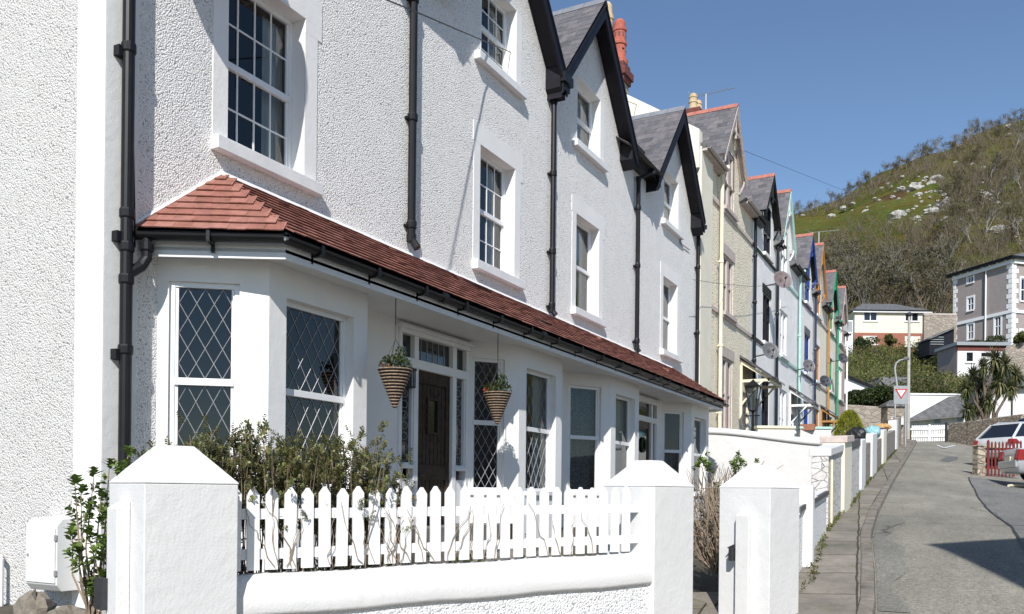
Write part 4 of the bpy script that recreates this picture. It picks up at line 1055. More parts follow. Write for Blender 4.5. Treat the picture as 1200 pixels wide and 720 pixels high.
f3,zc3=pillar(903,572,.0687,'farthest white pillar, across the gateway with the black latch',(.18,.32,-.18,(.33,.37,-.62,-.50),'latch'))
# boundary wall under fence
A=Vector(f1.P(PW-.05,-.1,0)); B=Vector(f2.P(.05,-.02,0)); u=(B-A).normalized(); L=(B-A).length; n=Vector((u.y,-u.x,0))
fw=Fr(A,u,n)
def slopebox(mb,fr,a0,a1,b0,b1,zb,zt):
    """zt=(z at a0, z at a1)"""
    P=fr.P
    mb.hexa([P(a0,b1,zb[0]),P(a1,b1,zb[1]),P(a1,b0,zb[1]),P(a0,b0,zb[0]),P(a0,b1,zt[0]),P(a1,b1,zt[1]),P(a1,b0,zt[1]),P(a0,b0,zt[0])])
o=thing('boundary_wall',tuple(A+u*(L/2)+Vector((0,0,-1.4))),'low white roadside wall carrying the picket fence','wall')
m=MB(); slopebox(m,fw,0,L,-.30,-.02,(-1.6,-1.3),(-.76,-.68)); m.build('wall_face','dashlow',o)
cp=MB(); prof=[(-.33,-.78),(-.34,-.62),(-.30,-.56),(-.2,-.53),(-.1,-.53),(-.03,-.57),(.012,-.65),(.012,-.75),(.0,-.78)]
N=12; vs=[];fs=[]
for i in range(N+1):
    a=L*i/N; dz=.05*i/N+.006*math.sin(i*1.7)
    for b_,z_ in prof: vs.append(fw.P(a,b_,z_+dz))
k=len(prof)
for i in range(N):
    for j in range(k): fs.append((i*k+j,(i+1)*k+j,(i+1)*k+(j+1)%k,i*k+(j+1)%k))
cp.add(vs,fs); cp.build('coping','pillar',o,smooth=True)
pf=thing('picket_fence',tuple(A+u*(L/2)+Vector((0,0,-.55))),'white wooden picket fence on the low wall between two pillars','fence')
NP=28
for i in range(NP):
    a=.10+(L-.32)*i/(NP-1); w_=.039; zt=.015+.04*i/NP+rnd.uniform(-.008,.008); zb=-.50+.035*i/NP; til=rnd.uniform(-.006,.006)
    k=MB(); P=fw.P; b0=-.13
    pts=[P(a-w_,b0,zb),P(a+w_,b0,zb),P(a+w_+til,b0,zt-.045),P(a+til+.008,b0,zt),P(a+til-.008,b0,zt),P(a-w_+til,b0,zt-.045)]
    k.prism([Vector(q_) for q_ in pts][::-1],tuple(fw.n*.02)); k.build('picket','paint',pf,bevel=.002)
for z in (-.15,-.40):
    k=MB(); slopebox(k,fw,.0,L,-.17,-.132,(z-.035,z),(z+.03,z+.065)); k.build('rail','paint',pf)
# wall after third pillar along the pavement
WL=[(9.0,-1.54),(11.3,-1.76),(12.4,-1.83),(14.0,-1.92),(17.2,-2.02),(22,-2.25),(27.6,-2.50),(36,-2.85),(46,-3.25),(57.8,-3.66)]
def wx(y): return lerp(WL,y)
def wallseg(ya,yb,h0,h1,m,label,th=.25,cope=None,cm=None,name='garden_wall',cat='wall',grp=None,down=1.4,ch=.07,co=.03):
    xa,xb=wx(ya),wx(yb); ua=Vector((xb-xa,yb-ya,0)); Lw=ua.length; nn=Vector((ua.y,-ua.x,0)); fr=Fr((xa,ya,0),ua,nn)
    ga,gb=G(xa,ya)-down,G(xb,yb)-down; ta,tb=G(xa,ya)+h0,G(xb,yb)+h1
    o=thing(name,(xa,(ya+yb)/2,ga),label,cat,grp)
    a=MB(); slopebox(a,fr,0,Lw,-th,.05 if name=='wall_pier' else 0,(ga,gb),(ta,tb)); a.build('wall_face' if name!='wall_pier' else 'pier_shaft',m,o,bevel=.01)
    if cope:
        a=MB(); slopebox(a,fr,-.01,Lw+.01,-th-co,co+(.05 if name=='wall_pier' else 0),(ta+.001,tb+.001),(ta+ch,tb+ch)); a.build('coping',cm,o,bevel=.012)
    return o
p3=Vector(f3.P(PW,-.25,0))
o=thing('roadside_wall',(-1.5,10.,-1.2),'low white roughcast wall with rounded top just past the third pillar','wall')
a=MB(); fr=Fr((p3.x,p3.y-.05,0),Vector((-1.80-p3.x,12.25-p3.y,0)),(1,.1,0)); LL=(Vector((-1.80,12.25,0))-Vector((p3.x,p3.y,0))).length
slopebox(a,fr,0,LL*.45,-.26,.0,(-1.5,-1.3),(-.52,-.34)); slopebox(a,fr,LL*.45+.01,LL+.9,-.26,-.01,(-1.5,-1.1),(-.22,-.02)); a.build('wall_face','dashlow',o,bevel=.02)
a=MB(); a.tube([fr.P(0,-.13,-.52),fr.P(LL*.2,-.13,-.44),fr.P(LL*.45-.02,-.13,-.34)],[.16,.16,.15],14); slopebox(a,fr,LL*.45+.01,LL+.9,-.28,.012,(-.219,-.019),(-.12,.07)); a.build('coping','pillar',o,smooth=False)
a=MB(); slopebox(a,fr,LL*.45-.0,LL+.88,-.02,.025,(-.19,.02),(-.13,.075)); a.build('dark_band','grey_stone',o)
a=MB(); c=fr.P(LL*.6,-.0,-.3); a.box(c[0]-.07,c[0]+.10,c[1]-.07,c[1]+.08,-1.3,.12); a.build('post','paint',o,bevel=.02)
# oblique tall white garden wall, rising up to the house row
o=thing('garden_wall',(-4.6,23.8,-1.0),'tall smooth white wall between the white terrace garden and the cream house','wall')
Aw=Vector((-2.42,23.7,0)); Bw=Vector((-6.78,23.95,0)); uw=(Bw-Aw); Lw=uw.length
fr=Fr(Aw,uw,(0,1,0))
a=MB(); N=16; tz=lambda t: 1.42+.40*sm(.1,1,t)+.03*t
bot=[];top_=[]
for i in range(N+1):
    t=i/N; bot.append((Lw*t,-1.0)); top_.append((Lw*t,tz(t)-.14))
for i in range(N):
    slopebox(a,fr,bot[i][0],bot[i+1][0],0,.25,(bot[i][1],bot[i+1][1]),(top_[i][1],top_[i+1][1]))
a.build('wall_face','pillar',o)
a=MB(); vs=[];fs=[]; prof=[(-.03,-.15),(-.035,-.06),(.0,.0),(.12,.03),(.24,.0),(.28,-.06),(.28,-.15)]; k=len(prof)
for i in range(N+1):
    t=i/N
    for b_,z_ in prof: vs.append(fr.P(Lw*t,b_,tz(t)+z_))
for i in range(N):
    for j in range(k): fs.append((i*k+j,(i+1)*k+j,(i+1)*k+(j+1)%k,i*k+(j+1)%k))
fs.append(tuple(range(k))); a.add(vs,fs); a.build('coping','pillar',o,smooth=True)
# wall pieces up the street
seq=[(13.75,15.75,1.16,1.16,'rubblepale','pale painted rubble wall with white coping, nearest of the street walls',True,'pillar','garden_wall'),
 (15.8,17.15,1.30,1.28,'rendercream','wide cream pier with a flat buff capstone',True,'capstone','wall_pier'),
 (17.2,20.2,1.12,1.10,'rubblepale','pale rubble wall with dark coping behind the cream pier',True,'grey_stone','garden_wall'),
 (20.25,21.7,1.22,1.22,'pillar','white painted pier under the black sack',False,None,'wall_pier'),
 (21.75,24.6,1.08,1.05,'rubble','grey rubble wall between the first two white piers',False,None,'garden_wall'),
 (24.65,27.0,1.25,1.25,'pillar','white painted pier beside the pale blue sack',False,None,'wall_pier'),
 (27.05,31.0,1.02,1.0,'rubble','grey rubble wall with weeds at its foot, past the blue sack',False,None,'garden_wall'),
 (31.1,33.5,1.25,1.25,'rendercream','narrow cream pier under the tan sack',False,None,'wall_pier'),
 (33.6,44.0,1.05,1.05,'rubble','long grey rubble wall high up the street',False,None,'garden_wall'),
 (44.1,46.5,1.5,1.5,'pillar','white pier near the top of the street',False,None,'wall_pier'),
 (46.6,57.5,1.5,1.9,'rubblefar','stone wall ending at the give way sign',False,None,'garden_wall')]
for ya,yb,h0,h1,m_,lab,cp_,cm_,nm in seq:
    wallseg(ya,yb,h0,h1,m_,lab,.32 if nm=='wall_pier' else .24,cp_,cm_,nm,'pier' if nm=='wall_pier' else 'wall','walls and piers along the pavement',ch=.16 if cm_=='grey_stone' else .12,co=.02 if cm_=='grey_stone' else .04)
# white pipe on first wall
a=MB(); x=wx(13.9)+.03; a.tube([(x,13.95,-.6),(x,13.95,.55)],.02,6); a.build('conduit_pipe','creampaint',label='thin cream pipe standing against the pale rubble wall end',category='pipe')
# garden front terraces behind (cross walls of next gardens)
def crosswall(pxa,pya,pxb,pyb,Z,th,hgt,m,cm,label):
    a_=atZ(pxa,pya,Z); b_=atZ(pxb,pyb,Z*1.0); u=(b_-a_); u.z=0; n=Vector((u.y,-u.x,0)); fr=Fr((a_.x,a_.y,0),u,n); LL=u.length
    o=thing('garden_wall',((a_.x+b_.x)/2,(a_.y+b_.y)/2,a_.z-hgt),label,'wall')
    k=MB(); fr.box(k,0,LL,-.25,0,a_.z-hgt,a_.z-.08); k.build('wall_face',m,o); k=MB(); fr.box(k,-.03,LL+.03,-.29,.04,a_.z-.079,a_.z); k.build('coping',cm,o,bevel=.01)
crosswall(888,499,931,499,25.0,.2,1.6,'rendercream','creampaint','low cream cross wall in front of the black house')
crosswall(938,500,974,501,29.0,.2,1.9,'pillar','mint','low white cross wall with pale green top')
# ------------------------------------------------------------------ vegetation
def stems(mb,base,n,spread,h,r0,lean=(0,0),curve=.3,segs=5,zfrac=(.6,1.)):
    tips=[]
    for i in range(n):
        a=rnd.uniform(0,6.28); rr=spread*math.sqrt(rnd.random()); hh=h*rnd.uniform(*zfrac)
        p0=Vector(base)+Vector((rr*.25*math.cos(a),rr*.25*math.sin(a),0)); p1=Vector(base)+Vector((rr*math.cos(a)+lean[0],rr*math.sin(a)+lean[1],hh))
        pts=[]; w=Vector((rnd.uniform(-1,1),rnd.uniform(-1,1),0))*curve*h*.3
        for k in range(segs+1):
            t=k/segs; pts.append(p0.lerp(p1,t)+w*math.sin(math.pi*t)+Vector((rnd.uniform(-1,1),rnd.uniform(-1,1),0))*r0*1.2)
        mb.tube(pts,[r0*(1-.75*k/segs) for k in range(segs+1)],5,cap=False); tips.append((pts,hh))
    return tips
def sprig(mb,p,d,L,ls,lw,n,whorl=2):
    """leaves along a shoot"""
    p=Vector(p); d=Vector(d).normalized(); u=d.orthogonal().normalized()
    for k in range(n):
        t=(k+1)/n; c=p+d*L*t
        for j in range(whorl):
            a=k*1.57+j*2*math.pi/whorl+rnd.uniform(-.4,.4); o_=Matrix.Rotation(a,3,d)@u
            dd=(o_*.85+d*.55).normalized(); s_=dd.cross(d).normalized(); l=ls*rnd.uniform(.75,1.2)*(1-.35*t)
            dd2=(dd+Vector((0,0,-.25))).normalized()
            m_=c+dd*l*.5
            mb.add([tuple(c),tuple(m_+s_*lw),tuple(m_+dd2*l*.5),tuple(m_-s_*lw)],[(0,1,2,3)])
# hedge behind the fence
hd=thing('garden_hedge',tuple(fw.P(L*.35,-.5,-1.1)),'leafy olive hedge growing over the left half of the picket fence','hedge')
st=MB(); lf=MB()
def fpx(a):
    p=Vector(fw.P(a,-.3,0)); Z=-p.x*S+p.y*C; return 600+F*(p.x*C+p.y*S)/Z, Z
hpx=[(228,535),(238,512),(250,503),(266,512),(282,508),(300,520),(322,512),(340,526),(356,518),(372,530),(388,526),(402,528),(412,508),(422,512),(432,530),(445,538),(458,545),(468,565),(480,600)]
def htop(a):
    px,Z=fpx(a); return (583-lerp(hpx,px)-(1139-px)*.0105)/F*Z
hprof_old=[(-.15,.12),(.0,.20),(.12,.25),(.3,.16),(.5,.10),(.7,.12),(.9,.06),(1.05,.08),(1.2,.05),(1.35,.16),(1.5,.12),(1.7,.10),(1.85,.0),(2.0,-.1),(2.15,-.35)]
AMAX=max(q/100 for q in range(0,280) if fpx(q/100)[0]<470)
for i in range(270):
    a=rnd.uniform(-.35,AMAX); top=htop(a)+rnd.uniform(-.17,.015); bb=-.2-rnd.uniform(0,.5)
    base=Vector(fw.P(a+rnd.uniform(-.1,.1),bb,-1.0)); tip=Vector(fw.P(a+rnd.uniform(-.10,.12),bb+rnd.uniform(-.05,.10 if i%5 else .26),top))
    mid=base.lerp(tip,.5)+Vector((rnd.uniform(-.06,.06),rnd.uniform(-.06,.06),0))
    st.tube([base,mid,tip],[.007,.005,.002],4,cap=False)
    for k in range(6):
        q_=mid.lerp(tip,.25+.75*k/5)+Vector((rnd.gauss(0,.03),rnd.gauss(0,.03),rnd.gauss(0,.03)))
        d=Vector((rnd.gauss(0,.7),rnd.gauss(0,.7),1.)); sprig(lf,q_,d,.09,.034,.0085,7,3)
for i in range(120):
    a=rnd.uniform(-.1,2.6); q_=Vector(fw.P(a,-.25-rnd.uniform(0,.3),-.95+rnd.uniform(0,.55))); sprig(lf,q_,(rnd.gauss(0,.6),rnd.gauss(0,.6),1),.1,.03,.007,6,3)
st.build('stem','twig',hd); lf.build('foliage','hebe',hd)
# climbing bare shoots on the fence
o=MB()
for i in range(26):
    a=rnd.uniform(.2,2.9) if i<20 else rnd.uniform(.2,2.0); p=Vector(fw.P(a,-.10,-.48)); pts=[p]; dirn=rnd.uniform(-1,1)
    for k in range(7): p=p+fw.u*(dirn*.03+rnd.uniform(-.025,.025))+Vector((0,0,rnd.uniform(.02,.075)))+fw.n*rnd.uniform(-.004,.006); pts.append(p)
    o.tube(pts,[.0035]*4+[.002]*4,4,cap=False)
o.build('climbing_vine','twigpale',label='bare buff climbing shoots threaded through the white pickets',category='climber')
# plant left of the first pillar
p0=atZ(108,735,5.3); o=thing('garden_shrub',tuple(p0),'bright green broad leaved shrub squeezed between end wall and near pillar','shrub')
st=MB(); lf=MB()
targets=[(88,570),(100,600),(110,560),(92,650),(118,585),(128,550),(150,535),(140,560),(100,690),(122,640),(85,625),(108,665),(126,610),(112,700),(95,580),(146,552),(104,630),(120,680)]
for (px,py) in targets:
    tip=atZ(px,py,5.3+rnd.uniform(-.15,.15)); mid=p0.lerp(tip,.5)+Vector((rnd.uniform(-.05,.05),rnd.uniform(-.05,.05),.03))
    st.tube([p0+Vector((rnd.uniform(-.05,.05),rnd.uniform(-.05,.05),0)),mid,tip],[.008,.006,.003],5,cap=False)
    for k in range(4): sprig(lf,mid.lerp(tip,.35+.2*k),(rnd.gauss(0,.5),rnd.gauss(0,.5),1),.07,.055,.016,3,3)
    sprig(lf,tip,(rnd.gauss(0,.2),rnd.gauss(0,.2),1),.05,.065,.02,3,4)
st.build('stem','twigpale',o); lf.build('foliage','broad',o)
# woody shrub between the gate pillars
pb_=Vector(f2.P(1.35,-1.0,0)); pb_=atZ(846,672,9.6)
o=thing('woody_shrub',tuple(pb_),'woody shrub of pale bare stems with few green tips between two pillars','shrub')
st=MB(); lf=MB()
tp=stems(st,pb_,240,.44,1.25,.0085,(0.0,0),.45,6,(.35,.98))
for pts,hh in tp:
    for k in range(2):
        q_=pts[rnd.randint(2,5)]; d=Vector((rnd.gauss(0,1),rnd.gauss(0,1),rnd.uniform(.2,1))).normalized(); st.tube([q_,q_+d*.1,q_+d*.18+Vector((0,0,.04))],[.006,.004,.002],4,cap=False)
for (px,py,n_) in ((822,540,3),(828,548,3),(818,552,2),(832,556,2),(866,540,3),(860,548,3),(868,552,2),(862,560,2),(884,548,1),(838,572,1),(852,582,1)):
    for k in range(n_*2):
        q_=atZ(px+rnd.uniform(-4,4),py+rnd.uniform(-5,6),9.6+rnd.uniform(-.25,.25)); sprig(lf,q_,(rnd.gauss(0,.5),rnd.gauss(0,.5),1),.06,.055,.017,3,3)
    tq=atZ(px,py+6,9.6); bq=atZ(845+(px-845)*.4,620,9.6); st.tube([bq,bq.lerp(tq,.5)+Vector((.02,0,.02)),tq],[.01,.007,.004],5,cap=False)
for (a_,b_) in (((880,562),(896,540)),((895,560),(918,545)),((888,560),(905,556))):
    st.tube([atZ(872,590,9.6),atZ(*a_,9.6),atZ(*b_,9.6)],[.008,.005,.003],4,cap=False)
st.build('stem','twigpale',o); lf.build('foliage','broad',o)
# low garden planting along the bay
o=MB()
for i in range(46):
    a=rnd.uniform(0,3.2); q_=fw.P(a,-.6-rnd.uniform(0,1.3),-.95+rnd.uniform(0,.25)); leafcloud(o,q_,(.22,.22,.2),70,.06,.02)
o.build('border_planting','darkhedge',kind='stuff',label='dark low border plants behind the picket fence',category='planting')
def boulder(name,c,r,m,label,sq=(1,1,.8),seed=1):
    rr=random.Random(seed); a=MB(); vs=[];fs=[]; K=11; Jn=7
    for j in range(Jn+1):
        ph=math.pi*j/Jn
        for i in range(K):
            t=2*math.pi*i/K; q_=1+rr.uniform(-.27,.27); vs.append((c[0]+r*sq[0]*q_*math.sin(ph)*math.cos(t),c[1]+r*sq[1]*q_*math.sin(ph)*math.sin(t),c[2]+r*sq[2]*q_*math.cos(ph)))
    for j in range(Jn):
        for i in range(K): fs.append((j*K+i,(j+1)*K+i,(j+1)*K+(i+1)%K,j*K+(i+1)%K))
    a.add(vs,fs); return a
p=atZ(42,716,6.9); a=boulder('r',tuple(p),.13,'x','',(1,1,1.1),3); a.build('garden_stone','garden_stone',label='rough brown stone on the ground below the meter cupboard',category='stone')
p=atZ(82,722,6.6); a=boulder('r',tuple(p),.11,'x','',(1.6,1,.7),5); a.build('garden_stone','garden_stone',label='dark flat stone in the shade beside the garden shrub',category='stone')
# conifer bush and bags on the walls
def puff(name,c,ext,n,L_,w_,m,label,cat,twm='twig',core=True):
    o=thing(name,(c[0],c[1],c[2]-ext[2]),label,cat); f=MB(); 
    for k in range(7): leafcloud(f,(c[0]+rnd.uniform(-.6,.6)*ext[0],c[1]+rnd.uniform(-.5,.5)*ext[1],c[2]+rnd.uniform(-.5,.45)*ext[2]),(ext[0]*rnd.uniform(.3,.6),ext[1]*.6,ext[2]*rnd.uniform(.35,.7)),n//6,L_,w_,.6,.2)
    f.build('foliage',m,o)
    t=MB(); b=Vector(c)-Vector((0,0,ext[2]*1.1))
    for k in range(8): t.tube([b,Vector(c)+Vector((rnd.uniform(-.5,.5)*ext[0],rnd.uniform(-.5,.5)*ext[1],rnd.uniform(0,.6)*ext[2]))],[.05*ext[2],.01],5,cap=False)
    t.build('stem',twm,o)
p=atZ(995,498,22.5); 
o=thing('conifer_bush',(p.x,p.y,p.z-.6),'rounded golden green conifer bush behind the garden wall','bush'); f=MB()
for k in range(2600):
    a=rnd.uniform(0,6.28); hgt=rnd.random(); r_=.36*math.sqrt(max(0,1-hgt**1.8))*rnd.uniform(.75,1.04)
    c=Vector((p.x+r_*math.cos(a),p.y+r_*math.sin(a),p.z-.32+.68*hgt)); d=Vector((math.cos(a)*.5,math.sin(a)*.5,1+rnd.uniform(-.3,.3))).normalized(); s_=d.cross(Vector((rnd.gauss(0,1),rnd.gauss(0,1),rnd.gauss(0,1)))).normalized()
    f.add([tuple(c-d*.03),tuple(c+s_*.014),tuple(c+d*.045),tuple(c-s_*.014)],[(0,1,2,3)])
f.build('foliage','conifer',o); f=MB(); f.tube([(p.x,p.y,p.z-1.0),(p.x,p.y,p.z+.1)],[.05,.02],6); f.build('trunk','bark',o)
def sack(px,py,Z,r,sq,m,label,seed,name='rubbish_sack',cat='sack'):
    p=atZ(px,py,Z); rr=random.Random(seed); a=MB(); vs=[];fs=[]; K=26; Jn=16; ph0=[rr.uniform(0,6.28) for _ in range(6)]
    for j in range(Jn+1):
        ph=math.pi*j/Jn
        for i in range(K):
            t=2*math.pi*i/K
            q_=1+.13*math.sin(3*t+ph0[0]+2*ph)+.10*math.sin(5*t+ph0[1]-3*ph)*math.sin(ph*2+ph0[2])+.06*math.sin(9*t+ph0[3]+4*ph)+rr.uniform(-.05,.05)
            zc_=math.cos(ph); zc_=zc_ if zc_>0 else zc_*.7
            vs.append((p.x+r*sq[0]*q_*math.sin(ph)**.8*math.cos(t),p.y+r*sq[1]*q_*math.sin(ph)**.8*math.sin(t),p.z+r*sq[2]*(q_*.8+.2)*zc_))
    for j in range(Jn):
        for i in range(K): fs.append((j*K+i,(j+1)*K+i,(j+1)*K+(i+1)%K,j*K+(i+1)%K))
    a.add(vs,fs); o=a.build(name,m,smooth=True,label=label,category=cat)
def walltopZ(px):  # distance along the wall line for a pixel column
    best=None
    for y in [8+.1*i for i in range(500)]:
        x=wx(y)-.15; Z=-x*S+y*C; q_=600+F*((x*C+y*S)/Z)
        if q_>=px: return Z
    return 50
for (px,py,r,sq,m_,lab,sd,nm) in ((1004.5,511.5,.20,(1.0,.9,1.0),'bagblack','black plastic sack sitting on the wall beside the white pier',3,'rubbish_sack'),
    (1023,508,.25,(.95,.8,.85),'bagteal','pale blue plastic sack on top of the wall',8,'rubbish_sack'),
    (1035,501,.22,(1.3,.8,.6),'bagorange','tan sack lying on the wall beyond the blue sack',12,'rubbish_sack')):
    sack(px,py,walltopZ(px),r,sq,m_,lab,sd,nm)
def crate(px,py,w_,h_,m,label):
    Z=walltopZ(px); p=atZ(px,py,Z); a=MB(); t=.02
    a.box(p.x-w_/2,p.x+w_/2,p.y-w_/2,p.y+w_/2,p.z-h_/2,p.z-h_/2+t)
    for x0,x1,y0,y1 in ((-w_/2,-w_/2+t,-w_/2,w_/2),(w_/2-t,w_/2,-w_/2,w_/2),(-w_/2+t,w_/2-t,-w_/2,-w_/2+t),(-w_/2+t,w_/2-t,w_/2-t,w_/2)): a.box(p.x+x0,p.x+x1,p.y+y0,p.y+y1,p.z-h_/2+t,p.z+h_/2)
    o=thing('recycling_crate',(p.x,p.y,p.z-h_/2),label,'crate'); a.build('crate_body',m,o); a=MB(); a.box(p.x-w_/2-.03,p.x+w_/2+.03,p.y-w_/2-.03,p.y+w_/2+.03,p.z+h_/2+.001,p.z+h_/2+.025); a.build('crate_rim',m,o,bevel=.005)
crate(1031,507,.22,.25,'boxblue','small blue crate wedged behind the pale blue sack')
crate(1046,499,.36,.40,'boxgreen','green recycling crate on the rubble wall')
crate(1052,494,.62,.42,'whitebox','white box on the wall behind the green crate')
p=atZ(947,501,29); a=MB(); a.hexa([(p.x-.2,p.y-.1,p.z-.1),(p.x+.2,p.y-.1,p.z-.1),(p.x+.2,p.y+.1,p.z-.1),(p.x-.2,p.y+.1,p.z-.1),(p.x-.24,p.y-.13,p.z+.10),(p.x+.24,p.y-.13,p.z+.10),(p.x+.24,p.y+.13,p.z+.10),(p.x-.24,p.y+.13,p.z+.10)])
a.build('planter_trough','terr',label='terracotta trough on the white cross wall with green top',category='planter')
# weeds along the foot of the wall
wd=MB()
for i in range(230):
    y=rnd.uniform(12.5,45); x=wx(y)+rnd.uniform(.0,.07); leafcloud(wd,(x,y,G(x,y)+.13),(.03,.10,.035),12,.045,.010)
for i in range(30):
    y=rnd.uniform(9.5,13); x=wx(y)+rnd.uniform(.02,.12); leafcloud(wd,(x,y,G(x,y)+.12),(.04,.08,.03),8,.04,.01)
wd.build('pavement_weeds','scrub',kind='stuff',label='tufts of weeds along the foot of the street walls',category='weeds')
# ------------------------------------------------------------------ garden lamp in front of the cream house
p=onx(882,505,-6.15); tp=onx(884,447,-6.15)
o=thing('garden_lamp_post',(p.x,p.y,p.z-1.2),'black Victorian style lantern on a post before the cream house','lamp post'); H_=tp.z-p.z
a=MB(); a.lathe((p.x,p.y,p.z-1.2),[(.09,0),(.09,.3),(.05,.35),(.045,1.2),(.06,1.22),(.045,1.28),(.035,1.2+H_*.35),(.06,1.2+H_*.38),(.03,1.2+H_*.4)],10); a.tube([(p.x-.22,p.y,p.z+H_*.30),(p.x+.22,p.y,p.z+H_*.30)],.018,6); a.build('post','black',o)
zb=p.z+H_*.40; zt=p.z+H_*.88
a=MB(); K=4
def sqring(w,z): return [(p.x-w,p.y-w,z),(p.x+w,p.y-w,z),(p.x+w,p.y+w,z),(p.x-w,p.y+w,z)]
r0=sqring(.10,zb); r1=sqring(.20,zt)
for i in range(4): a.tube([r0[i],r1[i]],.014,5); a.tube([r1[i],r1[(i+1)%4]],.018,5); a.tube([r0[i],r0[(i+1)%4]],.016,5)
a.build('lantern_frame','black',o)
a=MB(); a.add(sqring(.095,zb+.01)+sqring(.19,zt-.01),[(0,1,5,4),(1,2,6,5),(2,3,7,6),(3,0,4,7)]); a.build('lantern_glass','glass',o)
a=MB(); a.add(sqring(.23,zt)+sqring(.09,zt+.13)+[(p.x,p.y,zt+.24)],[(3,2,1,0),(0,1,5,4),(1,2,6,5),(2,3,7,6),(3,0,4,7),(4,5,8),(5,6,8),(6,7,8),(7,4,8)]); a.build('lantern_roof','black',o)
# ------------------------------------------------------------------ ground, road, pavement
def sheet(name,xs,ys,zf,m,kind=True,**t):
    a=MB(); vs=[(x if not callable(x) else x(y),y,0) for y in ys for x in xs]; vs=[(x,y,zf(x,y)) for x,y,_ in vs]; nx=len(xs)
    a.add(vs,[(j*nx+i,j*nx+i+1,(j+1)*nx+i+1,(j+1)*nx+i) for j in range(len(ys)-1) for i in range(nx-1)])
    o=a.build(name,m,org=(0,0,0)); 
    if kind: o['kind']='structure'
    for k,v in t.items(): o[k]=v
    return o
ys=[-60+2*i for i in range(26)]+[-8+.5*i for i in range(150)]
ys=[y for y in ys if y<66.5]
KX=[(0,-.5),(9.2,-.82),(11.2,-1.02),(13.2,-1.25),(16.6,-1.46),(24,-1.77),(44.5,-2.5),(58,-3.0),(66,-3.2)]
def kx(y):
    if y<0: return -.55+ -y*.02
    return lerp(KX,y)
def rx(y): return min(14,9+.05*y)
sheet('road',[lambda y,t=t: kx(y)+(rx(y)-kx(y))*t for t in (0,.03,.07,.12,.18,.25,.33,.42,.52,.64,.8,1)],ys,lambda x,y:G(x,y),'tarmac')
ys2=[y for y in ys if 6<=y<=30.2]
CR=[(6,.9),(9,.7),(13.1,.60),(15.6,.54),(19.8,.24),(29.7,-.10),(31,-.1)]
sheet('forecourt',[lambda y,t=t: lerp(CR,y)+(rx(y)-lerp(CR,y))*t for t in (0,.05,.12,.2,.35,.6,.8,1)],ys2,lambda x,y:G(x,y)+.005,'tarmac2')
cr=[lambda y: lerp(CR,y)-.018+.012*math.sin(y*1.3)+.006*math.sin(y*5), lambda y: lerp(CR,y)+.018+.012*math.sin(y*1.3)+.006*math.sin(y*4+1)]
sheet('road_joint',cr,[8+.25*i for i in range(88)],lambda x,y:G(x,y)+.010,'iron')
M['yard']=plain('bounce_concrete',(.42,.39,.34),.95,.15,2,.004,30)
sheet('bounce_yard',[lambda y,t=t: rx(y)+(48-rx(y))*t for t in (0,.2,.5,1)],[y for y in ys if y>-42],lambda x,y:G(x,y)+.012,'yard')  # unseen pale ground sheet added to bounce light onto the facade
M['manhole']=plain('cast_manhole',(.13,.13,.125),.7,.3,20)
# repair patches and ironwork
def patch(pts,m,name,dz=.005):
    vs=[]
    for px,py in pts:
        q_=hit(px,py); vs.append((q_.x,q_.y,G(q_.x,q_.y)+dz))
    a=MB(); a.poly(vs); o=a.build(name,m); o['kind']='structure'; return o
sheet('road_patch',[lambda y:kx(y)+.02,lambda y:kx(y)+.30+.10*math.sin(y*1.7)+.05*math.sin(y*4.1)],[9.3+.25*i for i in range(30)],lambda x,y:G(x,y)+.009,'tarpatch')
patch([(1101,540),(1110,535),(1123,536),(1122,539),(1111,542)],'manhole','manhole_cover',.008)
# give way triangle marking
q0,q1,q2=hit(1098,522.),hit(1106,525.5),hit(1119,522.6)
a=MB()
for s0,s1 in ((q0,q1),(q1,q2),(q2,q0)):
    d=(s1-s0).normalized(); n_=Vector((-d.y,d.x,0)).normalized()*.055
    a.add([(v_.x,v_.y,G(v_.x,v_.y)+.02) for v_ in (s0-n_,s1-n_,s1+n_,s0+n_)],[(0,1,2,3)])
o=a.build('road_marking','signwhite'); o['kind']='structure'
# kerb and pavement
yk=[y for y in ys if y>=-6]
sheet('pavement',[lambda y,t=t: (wx(y)-.4)+(kx(y)-.15-(wx(y)-.4))*t if y>9 else -3.2+(kx(y)-.15+3.2)*t for t in (0,.2,.4,.6,.8,1)],yk,lambda x,y:G(x,y)+.095+.01*math.sin(x*3+y),'flags')
a=MB()
for i in range(90):
    y=-5+.72*i; y2=y+.705
    if y2>66: break
    dz=rnd.uniform(-.008,.008)
    x0,x1=kx(y),kx(y2); z0,z1=G(x0,y)+dz,G(x1,y2)+dz
    a.hexa([(x0-.15,y,z0-.1),(x0+.004,y,z0-.1),(x1+.004,y2,z1-.1),(x1-.15,y2,z1-.1),(x0-.15,y,z0+.1),(x0-.01,y,z0+.1),(x1-.01,y2,z1+.1),(x1-.15,y2,z1+.1)])
o=a.build('kerb','kerb',org=(0,0,0),bevel=.015); o['kind']='structure'
